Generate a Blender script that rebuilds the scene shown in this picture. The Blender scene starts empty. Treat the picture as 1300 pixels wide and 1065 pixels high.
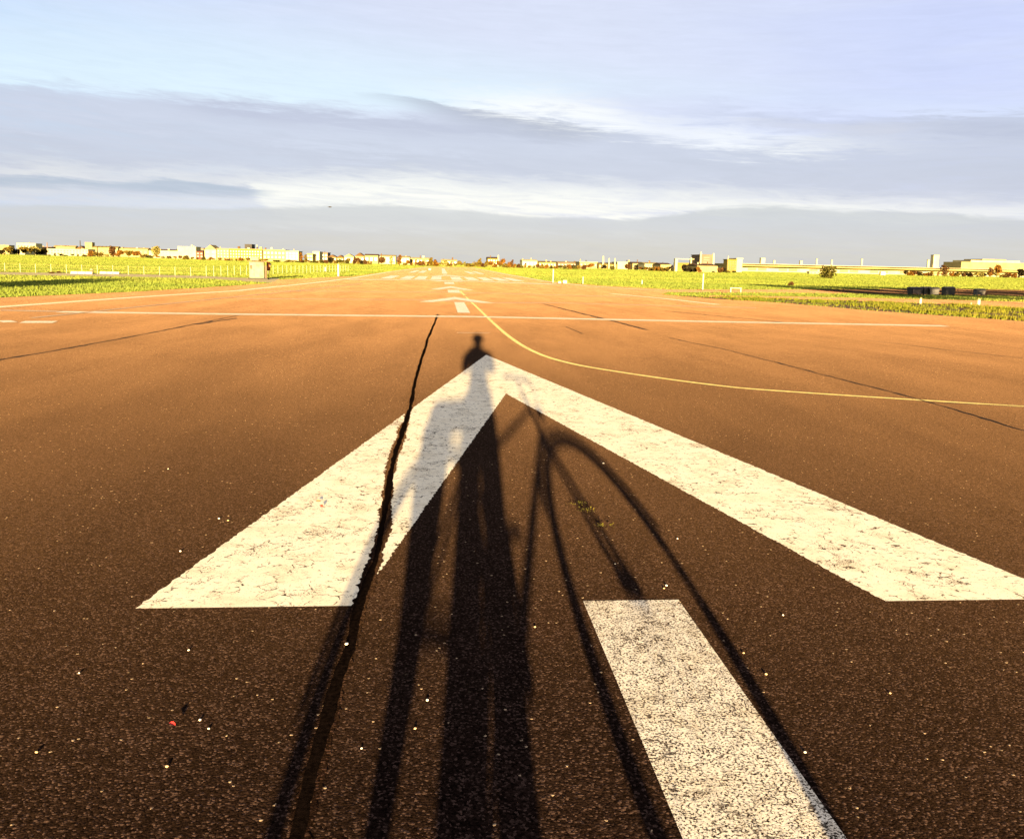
import bpy, bmesh, math, random
import numpy as np
from mathutils import Vector, Matrix
R = math.radians
rnd = random.Random(7)
sc = bpy.context.scene
COL = sc.collection

# ------------------------------------------------------------------ camera calibration
F, PX, PY, H = 1070.0, 650.0, 487.5, 1.45
def hy(x): return 321.5 + 0.0215 * x                       # horizon row
def _ray(u, v):
    r = np.array([u - PX, -(v - PY), -F]); return r / np.linalg.norm(r)
_up = np.cross(_ray(1300, hy(1300)), _ray(0, hy(0))); _up /= np.linalg.norm(_up)
_Y = _ray(560, hy(560)); _Y = _Y - _up * _Y.dot(_up); _Y /= np.linalg.norm(_Y)
MC = np.array([np.cross(_Y, _up), _Y, _up])                # camera -> world
def G(u, v, z=0.0):
    d = MC @ _ray(u, v); t = (z - H) / d[2]
    return (float(d[0] * t), float(d[1] * t))
def azel(u, v):
    d = MC @ _ray(u, v); return math.degrees(math.atan2(d[0], d[1])), math.degrees(math.asin(d[2]))
def at(u, dist):                                            # ground point at a bearing and a forward distance
    a = R(azel(u, hy(u))[0]); return (math.tan(a) * dist, dist)
def hgt(v, u, dist):                                        # height of image row v at forward distance dist
    d = MC @ _ray(u, v); return H + d[2] / d[1] * dist
def wid(px, u, dist): return abs(at(u + px / 2, dist)[0] - at(u - px / 2, dist)[0])

cam = bpy.data.cameras.new('camera'); co = bpy.data.objects.new('camera', cam); COL.objects.link(co)
co.matrix_world = Matrix([[*MC[0], 0], [*MC[1], 0], [*MC[2], H], [0, 0, 0, 1]])
cam.sensor_width = 36; cam.lens = F / 1300 * 36; cam.shift_y = -45 / 1300
cam.clip_start = 0.02; cam.clip_end = 30000
sc.camera = co
sc.view_settings.view_transform = 'Standard'; sc.view_settings.look = 'None'
sc.view_settings.gamma = 1; sc.view_settings.exposure = 3.0
EXP = 2 ** 3.0

# ------------------------------------------------------------------ helpers
def link(o, parent=None):
    COL.objects.link(o)
    if parent is not None: o.parent = parent
    return o
def tag(o, label=None, cat=None, group=None, kind=None):
    if label: o['label'] = label
    if cat: o['category'] = cat
    if group: o['group'] = group
    if kind: o['kind'] = kind
    return o
def empty(name, loc, rz=0.0):
    o = bpy.data.objects.new(name, None); o.location = loc; o.rotation_euler = (0, 0, rz); o.empty_display_size = .1
    return link(o)
def meshobj(name, verts, faces, m, parent=None, smooth=False):
    me = bpy.data.meshes.new(name); me.from_pydata(verts, [], faces); me.update()
    if m: me.materials.append(m)
    if smooth: me.shade_smooth()
    return link(bpy.data.objects.new(name, me), parent)
class MB:
    def __init__(s): s.bm = bmesh.new()
    def box(s, c, size, rz=0, bev=0, rx=0, ry=0):
        mt = Matrix.Translation(c) @ Matrix.Rotation(rz, 4, 'Z') @ Matrix.Rotation(ry, 4, 'Y') @ Matrix.Rotation(rx, 4, 'X') @ Matrix.Diagonal((*size, 1))
        r = bmesh.ops.create_cube(s.bm, size=1, matrix=mt)
        if bev:
            es = {e for v in r['verts'] for e in v.link_edges}
            bmesh.ops.bevel(s.bm, geom=list(es), offset=bev, segments=2, affect='EDGES')
        return s
    def tube(s, pts, rad, n=8, close=False):
        pts = [Vector(p) for p in pts]; N = len(pts)
        rads = rad if isinstance(rad, (list, tuple)) else [rad] * N
        rings = []
        for i, p in enumerate(pts):
            a = pts[i - 1] if (i > 0 or close) else p
            b = pts[(i + 1) % N] if (i < N - 1 or close) else p
            t = (b - a).normalized()
            u = t.cross(Vector((0, 0, 1)))
            if u.length < .05: u = t.cross(Vector((0, 1, 0)))
            u.normalize(); w = t.cross(u)
            rings.append([s.bm.verts.new(p + (u * math.cos(2 * math.pi * k / n) + w * math.sin(2 * math.pi * k / n)) * rads[i]) for k in range(n)])
        for i in range(N if close else N - 1):
            A, B = rings[i], rings[(i + 1) % N]
            for k in range(n): s.bm.faces.new((A[k], A[(k + 1) % n], B[(k + 1) % n], B[k]))
        if not close:
            s.bm.faces.new(rings[0][::-1]); s.bm.faces.new(rings[-1])
        return s
    def cone(s, c, r1, r2, h, n=16):
        bmesh.ops.create_cone(s.bm, cap_ends=True, segments=n, radius1=r1, radius2=r2, depth=h, matrix=Matrix.Translation((c[0], c[1], c[2] + h / 2)))
        return s
    def ball(s, c, r, sc=(1, 1, 1), sub=2, rough=0, seed=0):
        q = bmesh.ops.create_icosphere(s.bm, subdivisions=sub, radius=r, matrix=Matrix.Translation(c) @ Matrix.Diagonal((*sc, 1)))
        if rough:
            rr = random.Random(seed)
            for v in q['verts']:
                d = v.co - Vector(c); v.co = Vector(c) + d * (1 + rr.uniform(-rough, rough))
        return s
    def prism(s, outline, z0, z1):
        a = [s.bm.verts.new((x, y, z0)) for x, y in outline]; b = [s.bm.verts.new((x, y, z1)) for x, y in outline]
        n = len(a); s.bm.faces.new(a[::-1]); s.bm.faces.new(b)
        for k in range(n): s.bm.faces.new((a[k], a[(k + 1) % n], b[(k + 1) % n], b[k]))
        return s
    def build(s, name, m, parent=None, smooth=False):
        bmesh.ops.recalc_face_normals(s.bm, faces=s.bm.faces)
        me = bpy.data.meshes.new(name); s.bm.to_mesh(me); s.bm.free()
        me.materials.append(m)
        if smooth: me.shade_smooth()
        return link(bpy.data.objects.new(name, me), parent)

# ------------------------------------------------------------------ materials
class NT:
    def __init__(s, tree): s.t = tree; s.n = tree.nodes; s.l = tree.links
    def new(s, ty, **k):
        n = s.n.new(ty)
        for a, b in k.items(): setattr(n, a, b)
        return n
    def put(s, sock, v):
        if isinstance(v, bpy.types.NodeSocket): s.l.new(v, sock)
        elif isinstance(v, (tuple, list)) and sock.type == 'RGBA' and len(v) == 3: sock.default_value = (*v, 1)
        else: sock.default_value = v
    def math(s, op, a, b=0.0, c=None, clamp=False):
        n = s.new('ShaderNodeMath', operation=op, use_clamp=clamp)
        s.put(n.inputs[0], a); s.put(n.inputs[1], b)
        if c is not None: s.put(n.inputs[2], c)
        return n.outputs[0]
    def noise(s, vec, scale, detail=2, rough=.5, dim='3D', dist=0):
        n = s.new('ShaderNodeTexNoise', noise_dimensions=dim)
        if vec is not None: s.put(n.inputs['Vector'], vec)
        s.put(n.inputs['Scale'], scale); s.put(n.inputs['Detail'], detail); s.put(n.inputs['Roughness'], rough); s.put(n.inputs['Distortion'], dist)
        return n.outputs['Fac']
    def vor(s, vec, scale, feat='F1', out='Distance', rand=1):
        n = s.new('ShaderNodeTexVoronoi', feature=feat)
        s.put(n.inputs['Vector'], vec); s.put(n.inputs['Scale'], scale); s.put(n.inputs['Randomness'], rand)
        return n.outputs[out]
    def ramp(s, x, a, b, lo=0.0, hi=1.0, smooth=True):
        n = s.new('ShaderNodeMapRange', clamp=True)
        if smooth: n.interpolation_type = 'SMOOTHSTEP'
        for i, v in enumerate((x, a, b, lo, hi)): s.put(n.inputs[i], v)
        return n.outputs[0]
    def mix(s, f, a, b, blend='MIX'):
        n = s.new('ShaderNodeMix', data_type='RGBA', blend_type=blend)
        s.put(n.inputs[0], f); s.put(n.inputs[6], a); s.put(n.inputs[7], b)
        return n.outputs[2]
    def mapv(s, vec, scale=(1, 1, 1), loc=(0, 0, 0)):
        n = s.new('ShaderNodeMapping'); s.put(n.inputs[0], vec); n.inputs[3].default_value = scale; n.inputs[1].default_value = loc
        return n.outputs[0]
def newmat(name):
    m = bpy.data.materials.new(name); m.use_nodes = True; m.node_tree.nodes.clear()
    nt = NT(m.node_tree); out = nt.new('ShaderNodeOutputMaterial')
    return m, nt, out
def geo(nt): return nt.new('ShaderNodeNewGeometry').outputs['Position']
def plain(name, c, var=.25, scale=3.0, rough=.8, metal=0, bump=0):
    m, nt, out = newmat(name)
    p = nt.new('ShaderNodeBsdfPrincipled'); v = geo(nt)
    n = nt.noise(v, scale, 4)
    col = nt.mix(nt.ramp(n, .3, .7), tuple(x * (1 - var) for x in c), tuple(min(1, x * (1 + var)) for x in c))
    nt.put(p.inputs['Base Color'], col); p.inputs['Roughness'].default_value = rough; p.inputs['Metallic'].default_value = metal
    if bump:
        b = nt.new('ShaderNodeBump'); b.inputs['Distance'].default_value = bump; nt.put(b.inputs['Height'], nt.noise(v, scale * 6, 3)); nt.put(p.inputs['Normal'], b.outputs[0])
    p.inputs['Specular IOR Level'].default_value = .5 if rough < .75 else .08
    nt.put(out.inputs[0], p.outputs[0])
    return m

SHEEN, SHEEN_R = 0.064, 0.335
def asphalt_nodes(nt, tint=(1, 1, 1), grainamp=1.0):
    """returns (colour, normal) of a coarse bituminous surface, in metres"""
    v = geo(nt)
    vn = nt.new('ShaderNodeTexVoronoi', feature='F1'); nt.put(vn.inputs['Vector'], nt.mapv(v, (1, 1, 1))); vn.inputs['Scale'].default_value = 135
    cellc = nt.new('ShaderNodeSeparateColor'); nt.put(cellc.inputs[0], vn.outputs['Color'])
    big = nt.noise(v, .35, 4, .6); mid = nt.noise(v, 2.6, 5, .6); fine = nt.noise(v, 60, 3, .6)
    base = nt.mix(nt.ramp(big, .3, .72), (.0110, .0064, .0054), (.0165, .0094, .0078))
    base = nt.mix(nt.ramp(mid, .35, .75), base, (.0215, .0122, .0096))
    # long wear bands and pale weathered patches along the runway
    band = nt.noise(nt.mapv(v, (.55, .03, 1)), 1.0, 4, .6)
    base = nt.mix(nt.ramp(band, .45, .75, 0, .55), base, (.0200, .0120, .0084))
    stain = nt.noise(nt.mapv(v, (1, .7, 1), (7.3, 2.1, 0)), .8, 5, .65)
    base = nt.mix(nt.ramp(stain, .58, .72, 0, .45), base, (.010, .006, .0045))
    # stones: each cell a little different, few of them pale
    base = nt.mix(nt.ramp(cellc.outputs[0], 0, 1, 0, .9, False), base, (.0018, .0011, .0010))
    base = nt.mix(nt.ramp(cellc.outputs[1], .72, .98, 0, .85), base, (.075, .046, .037))
    base = nt.mix(nt.ramp(cellc.outputs[2], .9980, .9987, 0, 1), base, (.42, .31, .20))
    base = nt.mix(1.0, base, tint, 'MULTIPLY')
    hgt_ = nt.math('ADD', nt.math('MULTIPLY', nt.math('SUBTRACT', .6, vn.outputs['Distance']), .75), nt.math('MULTIPLY', fine, .8))
    hgt_ = nt.math('ADD', hgt_, nt.math('MULTIPLY', nt.noise(v, 16, 3, .6), .45))
    v2 = nt.vor(v, 47); hgt_ = nt.math('ADD', hgt_, nt.math('MULTIPLY', nt.math('SUBTRACT', .6, v2), .8))
    b = nt.new('ShaderNodeBump'); b.inputs['Strength'].default_value = 1.0 * grainamp; b.inputs['Distance'].default_value = .0130
    nt.put(b.inputs['Height'], hgt_)
    return base, b.outputs[0], v
def asphalt_shader(nt, tint=(1, 1, 1)):
    c, n, v = asphalt_nodes(nt, tint)
    p = nt.new('ShaderNodeBsdfPrincipled'); nt.put(p.inputs['Base Color'], c); nt.put(p.inputs['Normal'], n)
    p.inputs['Roughness'].default_value = .85; p.inputs['Specular IOR Level'].default_value = 0.0
    p.inputs['Diffuse Roughness'].default_value = 1.0
    sh = nt.new('ShaderNodeBsdfSheen'); sh.distribution = 'MICROFIBER'; sh.inputs['Roughness'].default_value = SHEEN_R   # orange sheen put in for the low sun's glow on far tarmac
    g = nt.math('MULTIPLY', nt.ramp(nt.noise(v, 150, 3, .7), .40, .66, .25, 1.75), nt.ramp(nt.noise(v, 34, 4, .7), .35, .65, .7, 1.3))
    g = nt.math('MULTIPLY', g, nt.ramp(nt.noise(nt.mapv(v, (.9, .22, 1), (1.3, 4.4, 0)), 1.0, 5, .65), .32, .68, .86, 1.14))
    cc = nt.new('ShaderNodeVectorMath', operation='SCALE'); cc.inputs[0].default_value = (SHEEN * 1.0, SHEEN * .56, SHEEN * .30); nt.put(cc.inputs['Scale'], g)
    nt.put(sh.inputs['Color'], cc.outputs[0])
    ad = nt.new('ShaderNodeAddShader'); nt.put(ad.inputs[0], p.outputs[0]); nt.put(ad.inputs[1], sh.outputs[0])
    return ad, v
def asphalt_mat(name, tint=(1, 1, 1)):
    m, nt, out = newmat(name); p, v = asphalt_shader(nt, tint); nt.put(out.inputs[0], p.outputs[0]); return m
def paint_mat(name, colour, speck, net, worn):
    """old road paint: speckled where stones show through, fine cracks, worn patches"""
    m, nt, out = newmat(name)
    a, v = asphalt_shader(nt)
    p = nt.new('ShaderNodeBsdfPrincipled')
    grime = nt.noise(v, 5, 5, .65)
    col = nt.mix(nt.ramp(grime, .40, .8, 0, .75), colour, (colour[0] * .72, colour[1] * .66, colour[2] * .55))
    col = nt.mix(nt.ramp(nt.noise(v, 38, 4, .7), .5, .75, 0, .4), col, (.42, .34, .25))
    nt.put(p.inputs['Base Color'], col); p.inputs['Roughness'].default_value = .7
    b = nt.new('ShaderNodeBump'); b.inputs['Distance'].default_value = .0016; nt.put(b.inputs['Height'], nt.noise(v, 150, 3, .6)); nt.put(p.inputs['Normal'], b.outputs[0])
    # masks
    f = nt.noise(v, 120, 4, .7)
    patch = nt.noise(nt.mapv(v, (1, 1, 1), (3.7, 9.1, 0)), 3.2, 4, .6)
    lvl = nt.math('ADD', speck, nt.ramp(patch, .5, .75, 0, worn))
    lvl = nt.math('ADD', lvl, nt.math('MULTIPLY', nt.math('SUBTRACT', nt.noise(v, 20, 4, .7), .5), .26))
    m1 = nt.ramp(nt.math('ADD', f, lvl), .70, .76)
    wv = nt.new('ShaderNodeVectorMath', operation='ADD')
    nz = nt.new('ShaderNodeTexNoise'); nt.put(nz.inputs['Vector'], v); nz.inputs['Scale'].default_value = 9; nz.inputs['Detail'].default_value = 4
    sca = nt.new('ShaderNodeVectorMath', operation='SCALE'); nt.put(sca.inputs[0], nz.outputs['Color']); sca.inputs['Scale'].default_value = .16
    nt.put(wv.inputs[0], v); nt.put(wv.inputs[1], sca.outputs[0])
    ed = nt.vor(wv.outputs[0], 8.5, 'DISTANCE_TO_EDGE')
    m2 = nt.math('MULTIPLY', nt.ramp(ed, .012, .045, 1, 0), nt.ramp(nt.math('ADD', nt.noise(v, 22, 3, .6), nt.math('MULTIPLY', patch, .5)), .72, .86, 0, net))
    ed3 = nt.vor(wv.outputs[0], 27, 'DISTANCE_TO_EDGE')
    m3 = nt.math('MULTIPLY', nt.ramp(ed3, .02, .07, 1, 0), nt.ramp(nt.noise(v, 7, 4, .65), .52, .66, 0, net))
    mask = nt.math('MAXIMUM', nt.math('MAXIMUM', m1, m2), m3)
    mx = nt.new('ShaderNodeMixShader'); nt.put(mx.inputs[0], mask); nt.put(mx.inputs[1], p.outputs[0]); nt.put(mx.inputs[2], a.outputs[0])
    nt.put(out.inputs[0], mx.outputs[0])
    return m

M = {}
M['asphalt'] = asphalt_mat('asphalt')
M['side_asphalt'] = asphalt_mat('side_asphalt', (1.15, 1.2, 1.25))
WHITE = (.80, .73, .54)
M['chevron_paint'] = paint_mat('chevron_paint', WHITE, .095, 1.0, .13)
M['bar_paint'] = paint_mat('bar_paint', (.74, .67, .53), .195, .9, .045)
M['line_paint'] = paint_mat('line_paint', (.80, .72, .44), .13, .6, .09)
M['far_paint'] = paint_mat('far_paint', (.72, .66, .50), .12, .5, .10)
M['margin'] = asphalt_mat('margin', (.7, .62, .6))
M['faint_paint'] = paint_mat('faint_paint', (.42, .34, .22), .16, .5, .06)
M['yellow_paint'] = paint_mat('yellow_paint', (.80, .68, .18), .12, .6, .10)
M['tar'] = plain('tar', (.0050, .0030, .0022), .5, 60, 1.0, 0, .004)
M['tar'].node_tree.nodes['Principled BSDF'].inputs['Specular IOR Level'].default_value = 0
M['joint'] = plain('joint', (.004, .0025, .002), .4, 30, .9)

def ground_mat():
    m, nt, out = newmat('grass_ground'); v = geo(nt)
    p = nt.new('ShaderNodeBsdfPrincipled')
    n1 = nt.noise(nt.mapv(v, (.02, .06, 1)), 1, 5, .6); n2 = nt.noise(v, 1.3, 5, .7)
    c = nt.mix(nt.ramp(n1, .35, .65), (.30, .34, .045), (.38, .38, .06))
    c = nt.mix(nt.ramp(n2, .5, .8, 0, .6), c, (.10, .07, .025))
    nt.put(p.inputs['Base Color'], c); p.inputs['Roughness'].default_value = 1; p.inputs['Specular IOR Level'].default_value = 0
    b = nt.new('ShaderNodeBump'); b.inputs['Distance'].default_value = .25; nt.put(b.inputs['Height'], nt.noise(v, 7, 4, .7)); nt.put(p.inputs['Normal'], b.outputs[0])
    nt.put(out.inputs[0], p.outputs[0]); return m
M['ground'] = ground_mat()
def blade_mat(name, c1, c2, c3):
    m, nt, out = newmat(name); v = geo(nt)
    n1 = nt.noise(nt.mapv(v, (.03, .05, 0)), 1, 4, .6); n2 = nt.noise(v, 1.2, 3, .7)
    c = nt.mix(nt.ramp(n1, .38, .62), c1, c2); c = nt.mix(nt.ramp(n2, .52, .72, 0, .8), c, c3)
    d = nt.new('ShaderNodeBsdfDiffuse'); nt.put(d.inputs[0], c)
    t = nt.new('ShaderNodeBsdfTranslucent'); nt.put(t.inputs[0], c)
    mx = nt.new('ShaderNodeMixShader'); mx.inputs[0].default_value = .35; nt.put(mx.inputs[1], d.outputs[0]); nt.put(mx.inputs[2], t.outputs[0])
    nt.put(out.inputs[0], mx.outputs[0]); return m
M['blades'] = blade_mat('grass_blades', (.120, .158, .028), (.185, .210, .038), (.165, .18, .050))
M['weeds'] = blade_mat('weed_blades', (.10, .12, .013), (.19, .165, .022), (.22, .16, .05))
M['path'] = plain('path_sand', (.40, .33, .17), .15, .8, .95, 0, .01)

# ------------------------------------------------------------------ sky
SUN_EL, SUN_AZ = 5.7, 2.35                                     # azimuth is that of the shadow direction, right of +Y
w = bpy.data.worlds.new("World"); sc.world = w; w.use_nodes = True
nt = NT(w.node_tree); w.node_tree.nodes.clear()
out = nt.new('ShaderNodeOutputWorld'); bg = nt.new('ShaderNodeBackground')
sky = nt.new('ShaderNodeTexSky', sky_type='NISHITA', sun_disc=False)
sky.sun_elevation = R(SUN_EL); sky.sun_rotation = R(180 + SUN_AZ); sky.air_density = 1; sky.dust_density = 1
tc = nt.new('ShaderNodeTexCoord').outputs['Generated']
sp = nt.new('ShaderNodeSeparateXYZ'); nt.put(sp.inputs[0], tc)
deg = 180 / math.pi
az = nt.math('MULTIPLY', nt.math('ARCTAN2', sp.outputs[0], sp.outputs[1]), deg)
el = nt.math('MULTIPLY', nt.math('ARCSINE', sp.outputs[2]), deg)
cb = nt.new('ShaderNodeCombineXYZ'); nt.put(cb.inputs[0], nt.math('MULTIPLY', az, .06)); nt.put(cb.inputs[1], nt.math('ADD', nt.math('MULTIPLY', el, .42), nt.math('MULTIPLY', az, .02)))
V = cb.outputs[0]
nzA = nt.noise(V, 1.0, 6, .62, '2D', .4)                     # broad streaks
nzB = nt.noise(nt.mapv(V, (1, 1, 1), (5.2, 3.3, 0)), 3.6, 6, .66, '2D', .3)
nzC = nt.noise(nt.mapv(V, (1, 1, 1), (9.2, 1.3, 0)), 12, 4, .7, '2D', .2)
nzD = nt.noise(nt.mapv(V, (1, 1.7, 1), (2.2, 7.3, 0)), 4.2, 7, .66, '2D', .6)
wob = nt.math('ADD', nt.math('MULTIPLY', nt.math('SUBTRACT', nzB, .5), 1.5), nt.math('MULTIPLY', nt.math('SUBTRACT', nzD, .5), 1.3))
def srgb(c):
    return tuple(((x / 255 + .055) / 1.055) ** 2.4 if x > 10 else x / 3294 for x in c)
def curve(pts):
    n = nt.new('ShaderNodeFloatCurve'); nt.put(n.inputs['Value'], nt.math('DIVIDE', nt.math('ADD', az, 45), 90, clamp=True))
    c = n.mapping.curves[0]; n.mapping.use_clip = False
    P = sorted(((a + 45) / 90, e / 30) for a, e in pts)
    c.points[0].location = P[0]; c.points[1].location = P[-1]
    for q in P[1:-1]: c.points.new(*q)
    n.mapping.update()
    return nt.math('MULTIPLY', n.outputs[0], 30)
sky_col = None
def layer(rgb, spec, st, sb, op=1.0, warp=1.0, brk=0.0, frag=.30):
    """cloud sheet between a top and a bottom edge; spec is (column, top row, bottom row)"""
    global sky_col
    top = curve([azel(x, a) for x, a, b in spec]); bot = curve([azel(x, b) for x, a, b in spec])
    e2 = nt.math('ADD', el, nt.math('MULTIPLY', wob, warp))
    k = nt.math('MULTIPLY', nt.ramp(nt.math('SUBTRACT', top, e2), -st, st), nt.ramp(nt.math('SUBTRACT', e2, bot), -sb, sb))
    if brk: k = nt.math('MULTIPLY', k, nt.ramp(nt.math('ADD', nzA, nt.math('MULTIPLY', nzB, .6)), .8 - brk * .35, .8 + .25))
    k = nt.math('MULTIPLY', k, nt.math('MULTIPLY', op, nt.ramp(nt.math('ADD', nzD, nt.math('MULTIPLY', nzA, .5)), .45, .85, 1 - frag, 1)))
    sky_col = nt.mix(k, sky_col, srgb(rgb))
# clear colour, blue upper left to lavender upper right
sky_col = nt.mix(nt.ramp(az, -34, 2), srgb((194, 219, 251)), srgb((216, 221, 243)))
sky_col = nt.mix(nt.ramp(az, 8, 36), sky_col, srgb((204, 212, 250)))
sky_col = nt.mix(nt.ramp(nt.math('ADD', el, nt.math('MULTIPLY', nzA, 6)), 17, 26), sky_col, srgb((211, 216, 239)))
sky_col = nt.mix(nt.ramp(nzA, .35, .7, 0, .35), sky_col, srgb((222, 228, 250)))
layer((220, 238, 252), [(-100, 30, 108), (150, 40, 120), (400, 62, 138), (600, 86, 138), (800, 120, 120), (1400, 180, 170)], 2.6, .8, .9, .5, 0, .1)
# wide blue grey deck
layer((197, 202, 224), [(-100, 108, 262), (60, 112, 262), (200, 122, 262), (330, 130, 264), (480, 144, 262), (650, 146, 262), (760, 168, 250), (850, 178, 262), (960, 186, 268), (1080, 160, 268), (1200, 150, 275), (1400, 150, 280)], .55, 1.2, .93, 1.1)
layer((186, 191, 214), [(-100, 160, 240), (100, 160, 240), (300, 180, 236), (450, 200, 226), (650, 190, 232), (850, 200, 242), (1000, 205, 246), (1200, 195, 248), (1400, 190, 250)], 1.3, 1.0, .8, 1.6, .9)
layer((204, 210, 232), [(-100, 130, 158), (150, 138, 166), (330, 155, 186), (520, 165, 200), (800, 190, 190), (1400, 190, 180)], .9, .9, .6, 1.4, .6)
layer((174, 177, 204), [(-100, 90, 60), (180, 128, 120), (300, 134, 150), (420, 146, 158), (560, 158, 172), (680, 170, 172), (760, 180, 170), (1400, 230, 200)], .35, .7, .55, .7)
layer((166, 169, 190), [(380, 130, 100), (490, 121, 122), (560, 132, 146), (640, 144, 164), (720, 158, 176), (800, 172, 168), (1400, 230, 190)], .14, .8, .75, .5)
# bright gaps
layer((249, 250, 252), [(400, 90, 60), (560, 122, 122), (630, 118, 142), (700, 122, 154), (780, 140, 166), (840, 160, 172), (930, 168, 186), (1030, 178, 190), (1150, 185, 175), (1400, 205, 150)], 1.0, .9, 1.0, 1.4, 0, .6)
layer((176, 181, 208), [(700, 150, 110), (830, 140, 138), (900, 138, 150), (1000, 144, 160), (1120, 152, 172), (1250, 150, 184), (1400, 150, 190)], .45, .8, .8, 1.3, .6)
layer((206, 208, 226), [(880, 160, 140), (960, 153, 158), (1060, 158, 166), (1130, 160, 170), (1200, 164, 160), (1400, 180, 150)], .25, .4, .8, .6)
layer((248, 248, 247), [(-100, 205, 150), (0, 216, 218), (70, 217, 222), (150, 226, 227), (200, 222, 225), (300, 226, 232), (360, 226, 276), (500, 226, 278), (650, 234, 282), (760, 238, 278), (880, 246, 272), (1050, 254, 272), (1200, 262, 276), (1400, 268, 284)], 1.0, .5, 1.0, 1.1, 0, .5)
layer((226, 231, 240), [(-100, 230, 258), (150, 234, 258), (350, 246, 282), (650, 258, 292), (1000, 262, 280), (1400, 276, 290)], .5, .8, .55, .8, .7)
layer((172, 186, 212), [(-100, 226, 236), (60, 226, 236), (150, 230, 240), (230, 228, 246), (330, 244, 247), (420, 262, 240), (1400, 330, 200)], .18, .3, .95, .35)
# grey bank over the horizon
layer((198, 203, 214), [(-100, 262, 400), (150, 262, 400), (300, 266, 400), (380, 262, 400), (480, 261, 400), (600, 268, 400), (690, 276, 400), (820, 276, 400), (890, 268, 400), (910, 264, 400), (1040, 265, 400), (1100, 268, 400), (1190, 270, 400), (1300, 279, 400), (1400, 284, 400)], .18, .5, .88, .3, 0, .2)
layer((212, 212, 206), [(-100, 296, 420), (650, 300, 420), (1400, 310, 420)], 1.3, .5, .8, .6)
layer((222, 226, 230), [(-100, 282, 262), (250, 284, 280), (400, 282, 286), (650, 290, 296), (850, 292, 296), (1000, 300, 290), (1400, 320, 290)], .3, .5, .5, .6, .6)
# fine streaks over everything
sky_col = nt.mix(nt.ramp(el, 22, 40), sky_col, srgb((205, 197, 200)))  # unseen sky overhead, toned warm grey to dim and de-blue the shadow fill
st = nt.ramp(nzB, .3, .7, -.02, .02, False)
st = nt.math('ADD', st, nt.ramp(nzD, .3, .7, -.022, .022, False))
br = nt.math('ADD', 1.0, st)
vm = nt.new('ShaderNodeVectorMath', operation='SCALE'); nt.put(vm.inputs[0], sky_col); nt.put(vm.inputs['Scale'], nt.math('MULTIPLY', br, 1 / EXP))
sk = nt.new('ShaderNodeVectorMath', operation='SCALE'); nt.put(sk.inputs[0], sky.outputs[0]); sk.inputs['Scale'].default_value = .06
fin = nt.mix(.94, sk.outputs[0], vm.outputs[0])
nt.put(bg.inputs[0], fin); bg.inputs[1].default_value = 1.0
nt.put(out.inputs[0], bg.outputs[0])

sl = bpy.data.lights.new('sun', 'SUN'); sl.energy = 5.0; sl.angle = R(.5); sl.color = (1.0, .73, .36)
so = link(bpy.data.objects.new('sun', sl))
sdir = Vector((math.sin(R(SUN_AZ)) * math.cos(R(SUN_EL)), math.cos(R(SUN_AZ)) * math.cos(R(SUN_EL)), -math.sin(R(SUN_EL))))
so.rotation_euler = sdir.to_track_quat('-Z', 'Y').to_euler(); so.location = (-2, -30, 6)

# ------------------------------------------------------------------ ground and paved areas
def sheet(name, pts, z, m, parent=None):
    bm = bmesh.new(); f = bm.faces.new([bm.verts.new((x, y, z)) for x, y in pts])
    bmesh.ops.triangulate(bm, faces=[f]); bmesh.ops.recalc_face_normals(bm, faces=bm.faces)
    if sum(f.normal.z for f in bm.faces) < 0: bmesh.ops.reverse_faces(bm, faces=bm.faces)
    me = bpy.data.meshes.new(name); bm.to_mesh(me); bm.free(); me.materials.append(m)
    return link(bpy.data.objects.new(name, me), parent)
gr = sheet('ground', [(-9000, -3000), (9000, -3000), (9000, 12000), (-9000, 12000)], -.02, M['ground'])
tag(gr, kind='structure')
def jag(pts, step, amp, seed=1):
    r = random.Random(seed); o = []
    for a, b in zip(pts[:-1], pts[1:]):
        L = math.dist(a, b); n = max(1, min(60, int(L / step)))
        for k in range(n):
            t = k / n; s_ = amp * (0 if k == 0 else 1)
            o.append((a[0] + (b[0] - a[0]) * t + r.uniform(-s_, s_), a[1] + (b[1] - a[1]) * t + r.uniform(-s_, s_)))
    o.append(pts[-1]); return o
left_edge = [(-40, -60), (-22, 0), (-17.5, 15)] + [G(*p) for p in [(0, 378), (80, 374.6), (160, 371), (240, 366.5), (310, 362), (345, 359.5), (352, 355.5), (400, 352.8), (450, 350.8), (500, 344), (530, 340), (545, 338.6)]]
right_edge = [(60, -60), (33, 0), (22, 18)] + [G(*p) for p in [(1300, 408), (1200, 401), (1100, 394), (1000, 385), (900, 379), (840, 373.6), (850, 371), (850, 367.5), (760, 362.5), (700, 358), (640, 347), (600, 339.4)]]
RW = jag(left_edge, 1.2, .12, 2) + jag(right_edge, 1.2, .12, 3)[::-1]
rw = sheet('runway', RW, 0.0, M['asphalt']); tag(rw, kind='structure')
path_pts = [G(*p) for p in [(-120, 343.5), (0, 345.5), (150, 347.5), (260, 350.5), (300, 352.6), (356, 353.4), (352, 357), (345, 359.3), (300, 356.6), (260, 353.8), (150, 351.4), (0, 349), (-120, 347)]]
tag(sheet('side_path', path_pts, -.006, M['path']), kind='structure')
road1 = [G(*p) for p in [(846, 367.6), (1000, 367.6), (1100, 367), (1200, 366.6), (1300, 368.2), (1500, 371), (1500, 379), (1300, 375.8), (1150, 374), (1000, 372), (846, 371)]]
tag(sheet('service_road', road1, -.006, M['side_asphalt']), kind='structure')
road2 = [G(*p) for p in [(900, 375), (1000, 376.3), (1100, 378.3), (1200, 380.5), (1300, 383.2), (1500, 389), (1500, 398), (1300, 391.5), (1200, 386.2), (1100, 382.6), (1000, 379.2), (900, 377.2)]]
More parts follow.
